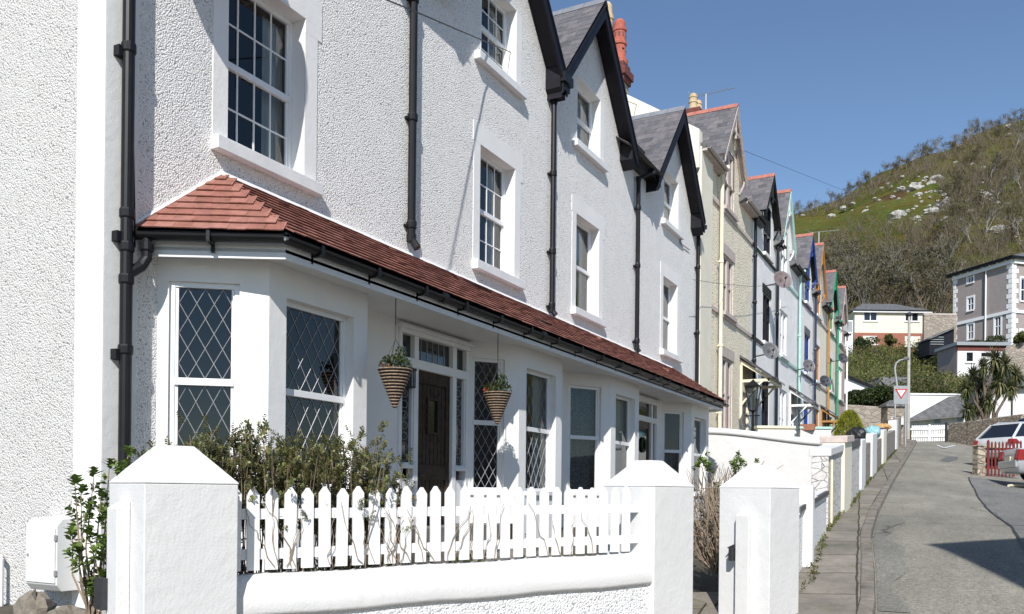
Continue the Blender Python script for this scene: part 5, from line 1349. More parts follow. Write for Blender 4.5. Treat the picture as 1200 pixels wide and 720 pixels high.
# near ground under gardens, far ground and hill
xs=[-300,-200,-120,-80,-55,-40,-30,-22,-16,-12,-10,-8,-7,-6,-5,-4,-3.2,-2.4,-1.6,-.8,0,2,4,6,8,10,12,16,22,30,40,55,80,120,200,300]
def gnd(x,y):
    z=G(x,y)-.05-(.0 if x<-1.6 or x>9 else .12)
    if x<-4.5 and y<7: z=-1.12
    if -13<x<-2.3 and 11<y<23.9: z=min(z,-.62)
    return z
gy=[-400,-300,-200,-150,-110,-80]+[-60+4*i for i in range(15)]+[1*i for i in range(66)]
g=MB()
vs=[];nx=len(xs)
for y in gy:
    for x in xs:
        z=gnd(x,y)
        if -60<x<60 and -5<y<64 and x<-1.2: z=gnd(x,y)
        vs.append((x,y,z))
g.add(vs,[(j*nx+i,j*nx+i+1,(j+1)*nx+i+1,(j+1)*nx+i) for j in range(len(gy)-1) for i in range(nx-1)])
o=g.build('ground','soil',org=(0,0,0)); o['kind']='structure'
g=MB(); vs=[]
zz=[56,58,60,61,62,63,64,65,66,67,68,69,70,72,75,80,85,90,95,100,105,110,116,122,130,138,146,155,165,175,185,195,206,218,230,243,256,270,285,300,310,325,345,370,400,450,520,620,760]
aa=[-1.3+.05*i for i in range(26)]+[.0+.012*i for i in range(70)]+[.86+.06*i for i in range(16)]
for Z in zz:
    for a_ in aa:
        X=a_*Z; x=X*C-Z*S; y=X*S+Z*C
        z=G(x,y)
        if Z>125: z+=1.2*math.sin(x*.09+1)*math.sin(y*.07)+.8*math.sin(x*.23)*math.cos(y*.19+2)
        vs.append((x,y,z-(.06 if Z<=66 else 0)))
nx=len(aa); g.add(vs,[(j*nx+i,j*nx+i+1,(j+1)*nx+i+1,(j+1)*nx+i) for j in range(len(zz)-1) for i in range(nx-1)])
o=g.build('hillside','hill',org=(0,0,0),smooth=True); o['kind']='structure'
# garden path behind gateway
a=MB(); q0=Vector(f2.P(PW,0,0)); q1=Vector(f3.P(0,0,0))
def gp(x,y): return (x,y,G(x,y)+.10)
pts=[q0+Vector((.15,-.3,0)),q1+Vector((.5,-.1,0)),Vector((-6.3,11.6,0)),Vector((-6.3,8.6,0))]
n_=8; vs=[]
for i in range(n_+1):
    l_=pts[0].lerp(pts[3],i/n_); r_=pts[1].lerp(pts[2],i/n_); vs+= [gp(l_.x,l_.y),gp(r_.x,r_.y)]
a.add(vs,[(2*i,2*i+1,2*i+3,2*i+2) for i in range(n_)]); o=a.build('garden_path','flags'); o['kind']='structure'
# garden terrace floor along house
a=MB(); a.box(-6.5,-5.9,8.3,11.2,-1.3,FL); a.box(-6.5,-5.9,17.2,20.2,-1.3,FL); o=a.build('porch_floor','flags'); o['kind']='structure'
# ------------------------------------------------------------------ far background
def hipwall(o,fr,w,d,z0,z1,m,holes_f=(),holes_s=()):
    a=MB(); wall_holes(a,fr,0,w,z0,z1,holes_f,.15)
    f2_=Fr(fr.P(0,-d,0),fr.n,-fr.u); wall_holes(a,f2_,0,d,z0,z1,(),.1)
    f3_=Fr(fr.P(w,0,0),-fr.n,fr.u); wall_holes(a,f3_,0,d,z0,z1,holes_s,.15)
    f4_=Fr(fr.P(w,-d,0),-fr.u,-fr.n); wall_holes(a,f4_,0,w,z0,z1,(),.1)
    a.build('wall',m,o); return f3_
def hiproof(o,fr,w,d,z,rise,ov,m,ridge_in=None,trim='paint'):
    P=fr.P; ri=ridge_in if ridge_in is not None else d/2
    a=MB(); c=[P(-ov,ov,z),P(w+ov,ov,z),P(w+ov,-d-ov,z),P(-ov,-d-ov,z)]; r=[P(ri,-d/2,z+rise),P(w-ri,-d/2,z+rise)]
    a.add(c+r,[(0,1,5,4),(1,2,5),(2,3,4,5),(3,0,4),(3,2,1,0)]); rf=a.build('roof',m,o)
    a=MB(); fr.box(a,-ov,w+ov,ov-.02,ov+.04,z-.28,z-.01); fr.box(a,w+ov-.02,w+ov+.04,-d-ov,ov-.02,z-.28,z-.01); fr.box(a,-ov,w+ov-.03,-ov*0,ov-.03,z-.30,z-.24); a.build('fascia',trim,rf)
    a=MB(); a.tube([P(-ov,ov+.08,z-.04),P(w+ov,ov+.08,z-.04)],.07,6); a.build('gutter','gutter',rf)
def win_simple(o,fr,a0,a1,c0,c1,panes=2,m='upvc',sur=None,mid=False):
    f=MB(); fw_=.09
    fr.box(f,a0,a0+fw_,-.12,-.03,c0,c1); fr.box(f,a1-fw_,a1,-.12,-.03,c0,c1); fr.box(f,a0,a1,-.12,-.031,c0,c0+fw_); fr.box(f,a0,a1,-.12,-.031,c1-fw_,c1)
    for i in range(1,panes): x=a0+(a1-a0)*i/panes; fr.box(f,x-.05,x+.05,-.11,-.035,c0,c1)
    if mid: fr.box(f,a0,a1,-.11,-.036,(c0+c1)/2-.05,(c0+c1)/2+.05)
    w=f.build('window',m,o); g=MB(); g.quad(fr.P(a0,-.08,c0),fr.P(a1,-.08,c0),fr.P(a1,-.08,c1),fr.P(a0,-.08,c1)); g.build('glass_pane','darkglass',w)
    s_=MB(); fr.box(s_,a0-.12,a1+.12,0,.12,c0-.12,c0)
    s_.build('sill','sill',w)
    if sur:
        s_=MB(); fr.box(s_,a0-.2,a0,0,.04,c0,c1+.22); fr.box(s_,a1,a1+.2,0,.04,c0,c1+.22); fr.box(s_,a0,a1,0,.04,c1,c1+.22); s_.build('surround',sur,w)
    return w
CAMR=Vector((C,S,0)); CAMF=Vector((-S,C,0))
# bungalow
Z=110; a_=atZ(1001,430,Z); b_=atZ(1087,430,Z); z0=a_.z-3; ze=atZ(1001,364,Z).z; zb=atZ(1001,390,Z).z
fr=Fr((a_.x,a_.y,0),CAMR,-CAMF); w_=(b_-a_).dot(CAMR)
o=thing('bungalow',tuple(a_),'pale yellow house with red brick lower storey and hipped roof above the hedges','house')
px2=lambda p: (p-1001)*Z/F
zz_=lambda p: atZ(1040,p,Z).z
wins=[(px2(1011.5),px2(1027.5),zz_(376.5),zz_(366)),(px2(1060),px2(1076),zz_(376.5),zz_(366))]
wins2=[(px2(1011),px2(1027),zz_(404),zz_(394)),(px2(1060),px2(1078),zz_(406),zz_(394))]
hipwall(o,fr,w_,8,z0,ze,'yellowrender',wins)
a=MB(); wall_holes(a,Fr(fr.P(0,.03,0),CAMR,-CAMF),0,w_,z0,zb,wins2,.1); a.build('brick_plinth','brickred',o)
for w4 in wins: win_simple(o,fr,*w4)
for w4 in wins2: win_simple(o,Fr(fr.P(0,.05,0),CAMR,-CAMF),*w4)
hiproof(o,fr,w_,8,ze,1.75,.35,'slatefar',2.6)
# small glazed balcony at left of the bungalow
Z=104; a_=atZ(986,402,Z); o=thing('garden_room',tuple(a_),'small glazed balcony room left of the yellow house','garden room'); fr=Fr((a_.x,a_.y,0),CAMR,-CAMF)
a=MB(); fr.box(a,0,1.35,-2,0,a_.z-2,atZ(986,391,Z).z); fr.box(a,0,1.35,-.02,.05,atZ(986,391,Z).z,atZ(986,389.5,Z).z)
for x in (0,1.27): fr.box(a,x,x+.08,-.05,.03,atZ(986,391,Z).z,atZ(986,376,Z).z)
fr.box(a,0,1.35,-.05,.031,atZ(986,377,Z).z,atZ(986,375.5,Z).z); a.build('frame','paint',o)
a=MB(); fr.box(a,.08,1.27,-.03,-.01,atZ(986,389.5,Z).z,atZ(986,377,Z).z); a.build('glass_pane','greymetal',o)
# big corner house
Zc=96.; pc=atZ(1186,380,Zc); Zl=104.; pl=atZ(1117,380,Zl)
eav=atZ(1186,301,Zc).z; strz=atZ(1186,364,Zc).z; bz=pc.z-7
ul=(Vector((pc.x,pc.y,0))-Vector((pl.x,pl.y,0))); wl_=ul.length; nl=Vector((ul.y,-ul.x,0)).normalized()
if nl.dot(CAMF)>0: nl=-nl
frL=Fr((pl.x,pl.y,0),ul,nl)
def acol(px):  # param along left face for pixel column
    best=0
    for i in range(400):
        t=wl_*i/399; q_=Vector(frL.P(t,0,0)); Zq=-q_.x*S+q_.y*C; X=q_.x*C+q_.y*S
        if 600+F*X/Zq>=px: return t
    return wl_
def zat(px,py):
    t=acol(px); q_=Vector(frL.P(t,0,0)); Zq=-q_.x*S+q_.y*C; return atZ(px,py,Zq).z
o=thing('corner_house',(pc.x,pc.y,bz),'large taupe rendered house with white quoins on the right below the hill','house')
dpt=12.
wA=[(acol(1131.5),acol(1138),zat(1135,331.5),zat(1135,318)),(acol(1131.5),acol(1138.5),zat(1135,364),zat(1135,349)),(acol(1132),acol(1138.5),zat(1135,398),zat(1135,380)),(acol(1163.5),acol(1170.5),zat(1167,394),zat(1167,371))]
hs_=[(1.2,2.3,zat(1186,352),zat(1186,325)),(1.2,2.3,zat(1186,352)-6.2,zat(1186,325)-5.8),(6,7.1,zat(1186,352),zat(1186,325)),(6,7.1,zat(1186,352)-6.2,zat(1186,325)-5.8)]
f3_=hipwall(o,frL,wl_,dpt,bz,eav,'taupe',wA,hs_)
for w4 in wA: win_simple(o,frL,*w4,panes=2,sur='paint',mid=True)
for w4 in hs_: win_simple(o,f3_,*w4,panes=2,sur='paint',mid=True)
a=MB()
zq=bz
while zq<strz-.3 or zq<eav-.5:
    k_=int((zq-bz)/.55)
    if k_%2==0: frL.box(a,wl_-.75,wl_+.0,.0,.05,zq,zq+.5); f3_.box(a,0,.5,.0,.05,zq,zq+.5); frL.box(a,0,.6,0,.05,zq,zq+.5)
    else: frL.box(a,wl_-.5,wl_,.0,.05,zq,zq+.5); f3_.box(a,0,.8,.0,.05,zq,zq+.5); frL.box(a,0,.4,0,.05,zq,zq+.5)
    zq+=.55
a.build('quoin','paint',o)
a=MB(); frL.box(a,0,wl_+.1,.001,.12,strz-.25,strz+.1); f3_.box(a,0,dpt,.001,.12,strz-.25,strz+.1); frL.box(a,0,wl_+.1,.001,.25,eav-.75,eav-.1); f3_.box(a,0,dpt,.001,.25,eav-.75,eav-.1)
for i in range(8): frL.box(a,wl_*(i+.4)/8-.08,wl_*(i+.4)/8+.08,.25,.45,eav-.4,eav-.1)
a.build('string_course','paint',o)
a=MB(); q4=frL.P(acol(1153.5),.12,0); a.tube([(q4[0],q4[1],bz),(q4[0],q4[1],eav-.4)],.09,6); a.build('downpipe','paint',o)
a=MB(); q4=frL.P(acol(1151.5),.12,0); a.tube([(q4[0],q4[1],strz+.2),(q4[0],q4[1],eav-.6)],.06,6); a.build('downpipe','iron',o)
hiproof(o,frL,wl_,dpt,eav,2.0,.55,'slatefar',3.2,'black')
# dark shed between
Z=92; a_=atZ(1089,405,Z); o=thing('garden_shed',tuple(a_),'dark open shed with sloping roof left of the taupe house','shed'); fr=Fr((a_.x,a_.y,0),CAMR,-CAMF)
a=MB(); P=fr.P; zt0,zt1,zb_=atZ(1080,398,Z).z,atZ(1117,385,Z).z,a_.z-1; ww=2.6
a.prism([P(0,0,zb_),P(ww,0,zb_),P(ww,0,zt1),P(0,0,zt0)],tuple(-fr.n*2.5)); a.build('shed_wall','blackwood',o)
a=MB(); a.prism([P(-.2,.3,zt0-.05),P(ww,.3,zt1-.02),P(ww,.3,zt1+.12),P(-.2,.3,zt0+.08)],tuple(-fr.n*3)); a.build('shed_roof','slatefar',o)
a=MB()
for i in range(4): fr.box(a,.1,1.5,.02,.06,zb_+1.1+.25*i,zb_+1.16+.25*i)
a.build('rail','steel',o)
a=MB(); Z=98; pa=atZ(1086,383,Z); pb2=atZ(1118,383,Z); fr=Fr((pa.x,pa.y,0),CAMR,-CAMF); o=thing('retaining_wall',tuple(pa),'old stone wall between the yellow house and the taupe house','wall')
fr.box(a,-.3,(pb2-pa).length+.3,-.4,0,pa.z-3,atZ(1086,369,Z).z); a.build('wall_face','rubblefar',o)
a=MB(); fr.box(a,-.35,(pb2-pa).length+.3,-.45,.04,atZ(1086,369,Z).z+.001,atZ(1086,369,Z).z+.15); a.build('coping','capstone',o)
# brick extension with flat roof
Z=84; a_=atZ(1122,428,Z); o=thing('flat_roofed_extension',tuple(a_),'low brick extension with pale flat roof and white door','extension'); fr=Fr((a_.x,a_.y,0),CAMR,-CAMF); kk=Z/F
w_=57*kk; zt=atZ(1122,405,Z).z; zb_=atZ(1122,440,Z).z-1
hl=[(.8,1.6,atZ(1080,424,Z).z,atZ(1080,412,Z).z),(2.0,3.9,zb_+.4,atZ(1080,411,Z).z)]
zm_=atZ(1080,411,Z).z
a=MB(); fr.box(a,0,w_,-.2,0,zm_,zt); a.build('brick_band','chimbrick',o)
a=MB(); fr.box(a,0,.2,-4,-.201,zb_,zt); a.build('side_wall','taupe',o); a=MB(); fr.box(a,w_-.2,w_,-4,-.201,zb_,zt); a.build('side_wall','taupe',o)
a=MB(); wall_holes(a,fr,0,w_,zb_,zm_,[(h_[0],h_[1],h_[2],min(h_[3],zm_-.05)) for h_ in hl],.15); a.build('lower_wall','paint',o)
a=MB(); fr.box(a,-.2,w_+.2,-4.2,.25,zt,zt+.32); a.build('roof','greymetal',o)
win_simple(o,fr,hl[0][0],hl[0][1],hl[0][2],zm_-.05,panes=1); a=MB(); fr.box(a,2.0,3.9,-.1,-.02,hl[1][2],zm_-.05); a.build('door','paint',o)
a=MB(); fr.box(a,2.3,3.2,.0-.02,.0,hl[1][3]-.5,hl[1][3]-.15); a.build('glass_pane','darkglass',o)
# right pink rubble wall
Z=80; pa=atZ(1178,418,Z); fr=Fr((pa.x,pa.y,0),CAMR,-CAMF); a=MB(); a.prism([fr.P(0,0,pa.z-3),fr.P(8,0,pa.z-3),fr.P(8,0,atZ(1080,396,Z).z),fr.P(1.5,0,atZ(1080,398,Z).z),fr.P(0,0,atZ(1080,408,Z).z)],tuple(-fr.n*.5)); a.build('garden_wall','rubblefar',label='rough stone wall at right edge below the taupe house',category='wall')
# white gabled building and dark garage by row end
Z=66; a=MB(); pts=[(975,470),(975,436),(990,440.5),(1022,455),(1022,470)]
o=thing('outbuilding',tuple(atZ(1000,470,Z)),'white walled outbuilding with black sloping verge beside the pink house','outbuilding')
a.prism([tuple(atZ(x,y,Z)) for x,y in pts][::-1],tuple(CAMF*3)); a.build('wall','paint',o)
a=MB(); q_=[atZ(975,432.5,Z),atZ(1022.5,453,Z),atZ(1022.5,455.5,Z),atZ(975,436,Z)]; a.prism([tuple(v_-CAMF*.25) for v_ in q_][::-1],tuple(CAMF*3.4)); a.build('roof','black',o)
Z=70; o=thing('garage',tuple(atZ(1043,460,Z)),'dark slate roofed garage behind the clipped hedge','garage')
a=MB(); a.prism([tuple(atZ(x,y,Z)) for x,y in ((1023,465),(1023,454),(1031,445),(1040,452),(1063,452),(1063,465))][::-1],tuple(CAMF*4)); a.build('wall','slatefar',o)
a=MB(); pA,pB=atZ(1031,443.5,Z),atZ(1064,443.5,Z); lo1,lo2=atZ(1040,452.5,Z-.4),atZ(1066,452.5,Z-.4)
a.prism([tuple(v_) for v_ in (pA,pB,lo2,lo1)],(0,0,-.12)); a.prism([tuple(v_) for v_ in (pA,atZ(1022,455,Z-.4),atZ(1022,455,Z+4),pA+CAMF*4)],(0,0,-.12)); a.prism([tuple(pA),tuple(pB),tuple(pB+CAMF*4),tuple(pA+CAMF*4)],(0,0,.1)); a.build('roof','slatefar',o)
# stone retaining wall and clipped hedge behind conifer
Z=60; pa=atZ(975,520,Z); pb2=atZ(1062,520,Z); fr=Fr((pa.x,pa.y,0),CAMR,-CAMF); o=thing('retaining_wall',tuple(pa),'weathered rubble retaining wall below the clipped hedge','wall')
a=MB(); slopebox(a,fr,-1,(pb2-pa).length,-.5,0,(pa.z-2,pa.z-2),(atZ(1080,473,Z).z,atZ(1080,479,Z).z)); a.build('wall_face','rubblefar',o,bevel=.05)
def hedge(name,boxes,m,label,cat,n,Ls,ws,kind=None):
    o=thing(name,boxes[0][0],label,cat); f=MB()
    for c,e in boxes: leafcloud(f,c,e,n,Ls,ws,.4,.4)
    f.build('foliage',m,o); t=MB()
    for c,e in boxes:
        for k in range(5): t.tube([(c[0],c[1],c[2]-e[2]*1.2),(c[0]+rnd.uniform(-.6,.6)*e[0],c[1]+rnd.uniform(-.6,.6)*e[1],c[2]+rnd.uniform(-.2,.5)*e[2])],[.06,.02],5,cap=False)
    t.build('stem','bark',o)
Z=61.5; kk=Z/F
hedge('clipped_hedge',[(tuple(atZ(px,py,Z)),(wd_*kk,1.0,ht*kk)) for px,py,wd_,ht in ((1003,468,14,11),(1018,466,13,11),(1031,463,14,11),(1040,465,9,12),(992,471,10,9))],'darkhedge','dark clipped hedge above the rubble retaining wall','hedge',2600,.16,.05)
# pole, street lamp, give way sign, post box
def ground_at(px,py): q_=hit(px,py); return q_
pb3=hit(1064,515.5); Zp=-pb3.x*S+pb3.y*C; tp=atZ(1066.5,367,Zp)
o=thing('telegraph_pole',tuple(pb3),'tall pale pole at the top of the street','pole'); a=MB(); a.tube([tuple(pb3-Vector((0,0,.3))),(pb3.x,pb3.y,tp.z)],[.13,.085],12); a.build('pole_shaft','concrete',o); a=MB(); a.lathe((pb3.x,pb3.y,tp.z-.25),[(.10,0),(.17,.1),(.17,.22),(.10,.3)],10); a.build('pole_cap','iron',o)
Zq=Zp-2.5; b0=atZ(1051.5,500,Zq); 
o=thing('street_lamp',tuple(b0-Vector((0,0,1.2))),'grey street lamp with curved arm left of the tall pole','street lamp'); a=MB()
a.tube([tuple(b0-Vector((0,0,1.2))),tuple(atZ(1051.5,455,Zq)),tuple(atZ(1048.5,432,Zq)),tuple(atZ(1050,426,Zq)),tuple(atZ(1054,422.5,Zq)),tuple(atZ(1059,421.5,Zq))],[.10,.08,.06,.06,.055,.05],8); a.build('lamp_column','steel',o)
a=MB(); l0,l1=atZ(1058.5,421.5,Zq),atZ(1065,420.3,Zq); a.tube([tuple(l0),tuple(l0.lerp(l1,.4)),tuple(l1)],[.07,.15,.09],8); a.build('lamp_head','dishgrey',o)
Zs=46.; 
o=thing('give_way_sign',tuple(atZ(1056,505,Zs)),'grey backed give way triangle sign beside the tall pole','sign')
k=Zs/F; c=atZ(1056,463,Zs); fr=Fr((c.x,c.y,0),CAMR,-CAMF)
a=MB(); fr.box(a,-8.5*k,8.5*k,-.03,0,atZ(1080,474,Zs).z,atZ(1080,452.5,Zs).z); a.build('backing_board','greymetal',o,bevel=.01)
def tri(cx,cz,r,b): return [fr.P(cx-r*.93,b,cz+r*.5),fr.P(cx,b,cz-r),fr.P(cx+r*.93,b,cz+r*.5)]
a=MB(); cz=atZ(1056,460,Zs).z; a.prism(tri(0,cz,8.0*k,.003)[::1],tuple(fr.n*.012)); bd=a.build('sign_border','sigred',o)
a=MB(); a.prism(tri(0,cz,5.2*k,.016),tuple(fr.n*.004)); a.build('sign_face','signwhite',o)
a=MB()
a.tube([fr.P(6.0*k,-.05,c.z-3.2),fr.P(6.0*k,-.05,atZ(1080,452.5,Zs).z)],.05,8); a.tube([fr.P(-6.5*k,-.05,c.z-3.0),fr.P(-6.5*k,-.05,atZ(1080,452.5,Zs).z)],.05,8); a.build('sign_post','steel',o)
for i,txt in enumerate(('GIVE','WAY')):
    cu=bpy.data.curves.new('lettering','FONT'); cu.body=txt; cu.size=2.0*k; cu.align_x='CENTER'; cu.extrude=.002
    t=bpy.data.objects.new('lettering',cu); col.objects.link(t); t.parent=o
    wp=Vector(fr.P(0,.023,cz+(.6-1.9*i)*k)); t.location=wp-ORG[o.name]; t.rotation_euler=(R(90),0,math.atan2(CAMR.y,CAMR.x)); cu.materials.append(M['signblack']); bpy.context.view_layer.update(); me_=bpy.data.meshes.new_from_object(t); t2=bpy.data.objects.new('lettering',me_); col.objects.link(t2); t2.parent=o; t2.location=t.location; t2.rotation_euler=t.rotation_euler; bpy.data.objects.remove(t)
# stone gate pier at the row end
Zs=48; pa=atZ(1040,500,Zs); o=thing('wall_pier',tuple(pa-Vector((0,0,.8))),'old stone pier with slab cap below the give way sign','pier'); fr=Fr((pa.x,pa.y,0),CAMR,-CAMF)
a=MB(); fr.box(a,0,.9,-.9,0,pa.z-2.2,atZ(1080,477,Zs).z); a.build('pier_shaft','rubblefar',o,bevel=.04)
a=MB(); zt=atZ(1080,477,Zs).z; a.add([fr.P(-.12,.12,zt),fr.P(1.05,.12,zt),fr.P(1.05,-1,zt),fr.P(-.12,-1,zt),fr.P(-.1,.1,zt+.12),fr.P(1.02,.1,zt+.12),fr.P(1.02,-.9,zt+.12),fr.P(-.1,-.9,zt+.12),fr.P(.25,-.3,zt+.38),fr.P(.8,-.3,zt+.38)],[(3,2,1,0),(0,1,5,4),(1,2,6,5),(2,3,7,6),(3,0,4,7),(4,5,9,8),(5,6,9),(6,7,8,9),(7,4,8)]); a.build('slab_cap','slatefar',o)
# white long wall / garages at top, outbuilding with slate roof, white gates
Z=66.2; a_=atZ(1066,495,Z); o=thing('rendered_wall',tuple(a_),'long bright white wall above the slate outbuilding','wall'); fr=Fr((a_.x,a_.y,0),CAMR,-CAMF); k=Z/F
a=MB(); slopebox(a,fr,0,60*k,-.4,0,(a_.z-1,a_.z-1),(atZ(1080,463,Z).z,atZ(1080,463,Z).z)); a.build('wall_face','paint',o)
a=MB(); fr.box(a,-.1,60*k,-.5,.08,atZ(1080,463,Z).z+.001,atZ(1080,463,Z).z+.12); a.build('coping','paint',o)
Z=64; o=thing('outbuilding',tuple(atZ(1100,497,Z)),'low grey outbuilding with long sloping slate roof behind the white gates','outbuilding'); k=Z/F
a=MB(); q_=[atZ(1066,490,Z),atZ(1131,485,Z),atZ(1131,503,Z),atZ(1066,505,Z)]; a.prism([tuple(v_) for v_ in q_][::-1],tuple(CAMF*1.5)); a.build('wall','renderwhitefar',o)
a=MB(); q_=[atZ(1064,491.5,Z-.6),atZ(1132,485.5,Z-.6),atZ(1137,464,Z+1.6),atZ(1112,465,Z+1.6)]; a.prism([tuple(v_) for v_ in q_],(0,0,-.18)); a.build('roof','slatefar',o)
for x0,x1,y0,y1 in ((1095,1102,489.5,496),(1122,1127,489,494)):
    w=MB(); q_=[atZ(x0,y0,Z-.02),atZ(x1,y0-.5,Z-.02),atZ(x1,y1,Z-.02),atZ(x0,y1,Z-.02)]; w.prism([tuple(v_) for v_ in q_][::-1],tuple(CAMF*.015)); w.build('window','darkglass',o)
gl,gr=hit(1068,517.5),hit(1110,517); u=(gr-gl); u.z=0; fr=Fr((gl.x,gl.y,0),u,Vector((u.y,-u.x,0))); zg=gl.z; Zg=-gl.x*S+gl.y*C; ht=18.5*Zg/F; Lg=u.length
o=thing('wooden_gates',tuple(gl),'white boarded double gates across the top of the road','gate')
for i in range(16):
    a=MB(); a0=Lg*i/16; fr.box(a,a0+.015,a0+Lg/16-.015,-.05,0,zg-.1,zg+ht); a.build('board','paint',o)
a=MB(); fr.box(a,0,Lg,.001,.05,zg+.25,zg+.4); fr.box(a,0,Lg,.001,.05,zg+ht-.3,zg+ht-.15); fr.box(a,Lg*.48,Lg*.54,.002,.09,zg-.1,zg+ht+.05); a.build('gate_rail','paint',o)
sl_,sr_=hit(1110.5,518),hit(1158,526); u=(sr_-sl_); u.z=0; LL=u.length; fr=Fr((sl_.x,sl_.y,0),u,Vector((u.y,-u.x,0))); k=56./F
o=thing('stone_wall',tuple(sl_),'curved buff stone wall beside the white gates under the palm','wall'); a=MB()
slopebox(a,fr,0,LL*.5,-.45,0,(sl_.z-.5,sl_.z-.5),(sl_.z+21*k,sl_.z+20*k)); slopebox(a,fr,LL*.5,LL+3,-.45,.02,(sl_.z-.8,sr_.z-.8),(sl_.z+20*k,sl_.z+20*k)); a.build('wall_face','rubblebuff',o,bevel=.05)
a=MB(); fr.box(a,-.12,.02,.01,.12,sl_.z,sl_.z+22*k); a.build('iron_post','iron',o)
# white house at right
Z=62; a_=atZ(1160,505,Z); o=thing('cottage',tuple(a_),'white rendered cottage with slate roof at the right edge','house'); fr=Fr((a_.x,a_.y,0),CAMR,-CAMF); k=Z/F
hh=[(3*k,7*k,atZ(1080,494,Z).z,atZ(1080,487.5,Z).z),(10*k,21*k,atZ(1080,494,Z).z,atZ(1080,487.5,Z).z)]
hipwall(o,fr,130*k,3.4,a_.z-1,atZ(1080,453,Z).z,'pillar',hh)
win_simple(o,fr,*hh[0],panes=1); win_simple(o,fr,*hh[1],panes=2)
a=MB(); zt=atZ(1080,453,Z).z; P=fr.P; a.prism([P(-.3,.35,zt-.08),P(-.3,.35,zt+.08),P(-.3,-1.7,zt+1.1),P(-.3,-3.7,zt+.05),P(-.3,-3.7,zt-.08)],tuple(fr.u*(131*k))); a.build('roof','slatefar',o)
a=MB(); a.tube([P(-.3,.42,zt-.02),P(130*k,.42,zt-.02)],.07,6); a.tube([P(25*k,.08,zt),P(25*k,.08,a_.z-1)],.05,6); a.build('gutter','gutter',o)
# ------------------------------------------------------------------ cordyline
Z=57.; pb4=atZ(1152,512,Z); k=Z/F
o=thing('cabbage_palm',tuple(pb4),'many headed cabbage palm with strap leaves behind the stone wall','palm tree')
tr=MB(); heads=[(1140,440,9),(1165,421,11),(1178,428,10),(1190,440,10),(1150,452,9),(1132,455,9),(1158,470,8),(1145,475,8),(1172,448,10),(1185,455,8),(1134,480,8),(1168,433,9),(1152,430,8)]
lv=MB()
for (px,py,r_) in heads:
    tip=atZ(px,py,Z+rnd.uniform(-.7,.7)); base=pb4+CAMR*rnd.uniform(-.5,.7); mid=base.lerp(tip,.5)+CAMR*((1152-px)*k*.18)
    tr.tube([tuple(base),tuple(base.lerp(mid,.5)),tuple(mid),tuple(tip)],[.15,.12,.09,.06],7,cap=False)
    for i in range(210):
        a=rnd.uniform(0,6.28); el=rnd.uniform(-1.35,1.45); L_=r_*k*rnd.uniform(1.1,1.9)
        d=Vector((math.cos(a)*math.cos(el),math.sin(a)*math.cos(el),math.sin(el))); dr=Vector((0,0,-1))*(L_*.35*(1-max(0,el)/1.5)); s_=d.cross(Vector((0,0,1))).normalized()*.045
        m1=tip+d*L_*.5; e=tip+d*L_+dr
        lv.add([tuple(tip-s_*.5),tuple(tip+s_*.5),tuple(m1+s_),tuple(m1-s_),tuple(e)],[(0,1,2,3),(3,2,4)])
tr.build('trunk','bark',o); lv.build('crown','palmleaf',o)
# ------------------------------------------------------------------ hill vegetation
def bare_tree(seed,h,spread,leafn,leafs,levels=3,trunkr=.16,br=5,leafm='woodleaf',bm='barkgrey'):
    rr=random.Random(seed); t=MB(); tips=[]
    def grow(p,d,L,r,lv):
        pts=[p]; q_=p; dd=d
        for i in range(3):
            dd=(dd+Vector((rr.gauss(0,.13),rr.gauss(0,.13),.06))).normalized(); q_=q_+dd*L/3; pts.append(q_)
        t.tube([tuple(x) for x in pts],[r,r*.85,r*.7,r*.5],4 if lv>0 else 6,cap=False)
        if lv>=levels: tips.append(pts[-1]); return
        for k in range(br):
            a=rr.uniform(0,6.28); sp=spread*rr.uniform(.6,1.2); u=dd.orthogonal().normalized(); u=Matrix.Rotation(a,3,dd)@u
            nd=(dd+u*sp).normalized(); st_=pts[rr.choice((1,2,3,3))] if lv>0 else pts[rr.choice((2,3,3))]
            grow(st_,nd,L*rr.uniform(.5,.72),r*.5,lv+1)
    grow(Vector((0,0,-.3)),Vector((0,0,1)),h*.42,trunkr,0)
    lf=MB()
    T=np.array([tuple(x) for x in tips]); idx=rng.integers(0,len(T),leafn); c=T[idx]+rng.normal(size=(leafn,3))*h*.045
    d=rng.normal(size=(leafn,3)); d/=np.linalg.norm(d,axis=1)[:,None]; s_=np.cross(d,rng.normal(size=(leafn,3))); s_/=np.linalg.norm(s_,axis=1)[:,None]
    l=leafs*rng.uniform(.5,1.4,size=(leafn,1))
    lf.bulk(np.stack([c-d*l,c+s_*l*.35,c+d*l,c-s_*l*.35],1).reshape(-1,3),4)
    return t,lf
HGRP='bare spring trees on the hill'
protos=[]
for i,(h_,sp,ln,kind) in enumerate(((7,.75,500,'a'),(8.5,.6,420,'a'),(6,.95,520,'a'),(9.5,.5,380,'b'),(7.5,.8,650,'a'))):
    tt,ll=bare_tree(20+i,h_,sp,ln,.20)
    o=thing('bare_tree',(0,0,0),'bare branched tree on the hillside','tree',HGRP)
    tt.build('trunk','barkgrey' if i in(1,3) else 'bark',o); ll.build('crown','woodleaf',o); protos.append(o)
used=[False]*5
def place_tree(px,py,k,sc_,label):
    q_=hit(px,py,60)
    if q_ is None: return
    o=protos[k]; rz=rnd.uniform(0,6.28)
    if not used[k]:
        used[k]=True; o.location=q_; o.rotation_euler=(0,0,rz); o.scale=(sc_,)*3; o['label']=label
    else: copy_tree(o,q_,rz,sc_,label)
def crest(px):
    py=60
    while py<400:
        q_=hit(px,py,100)
        if q_ is not None: return py
        py+=1.5
    return 400
CREST={px:crest(px) for px in range(916,1310,12)}
CL=sorted(CREST.items())
i=0; px=926
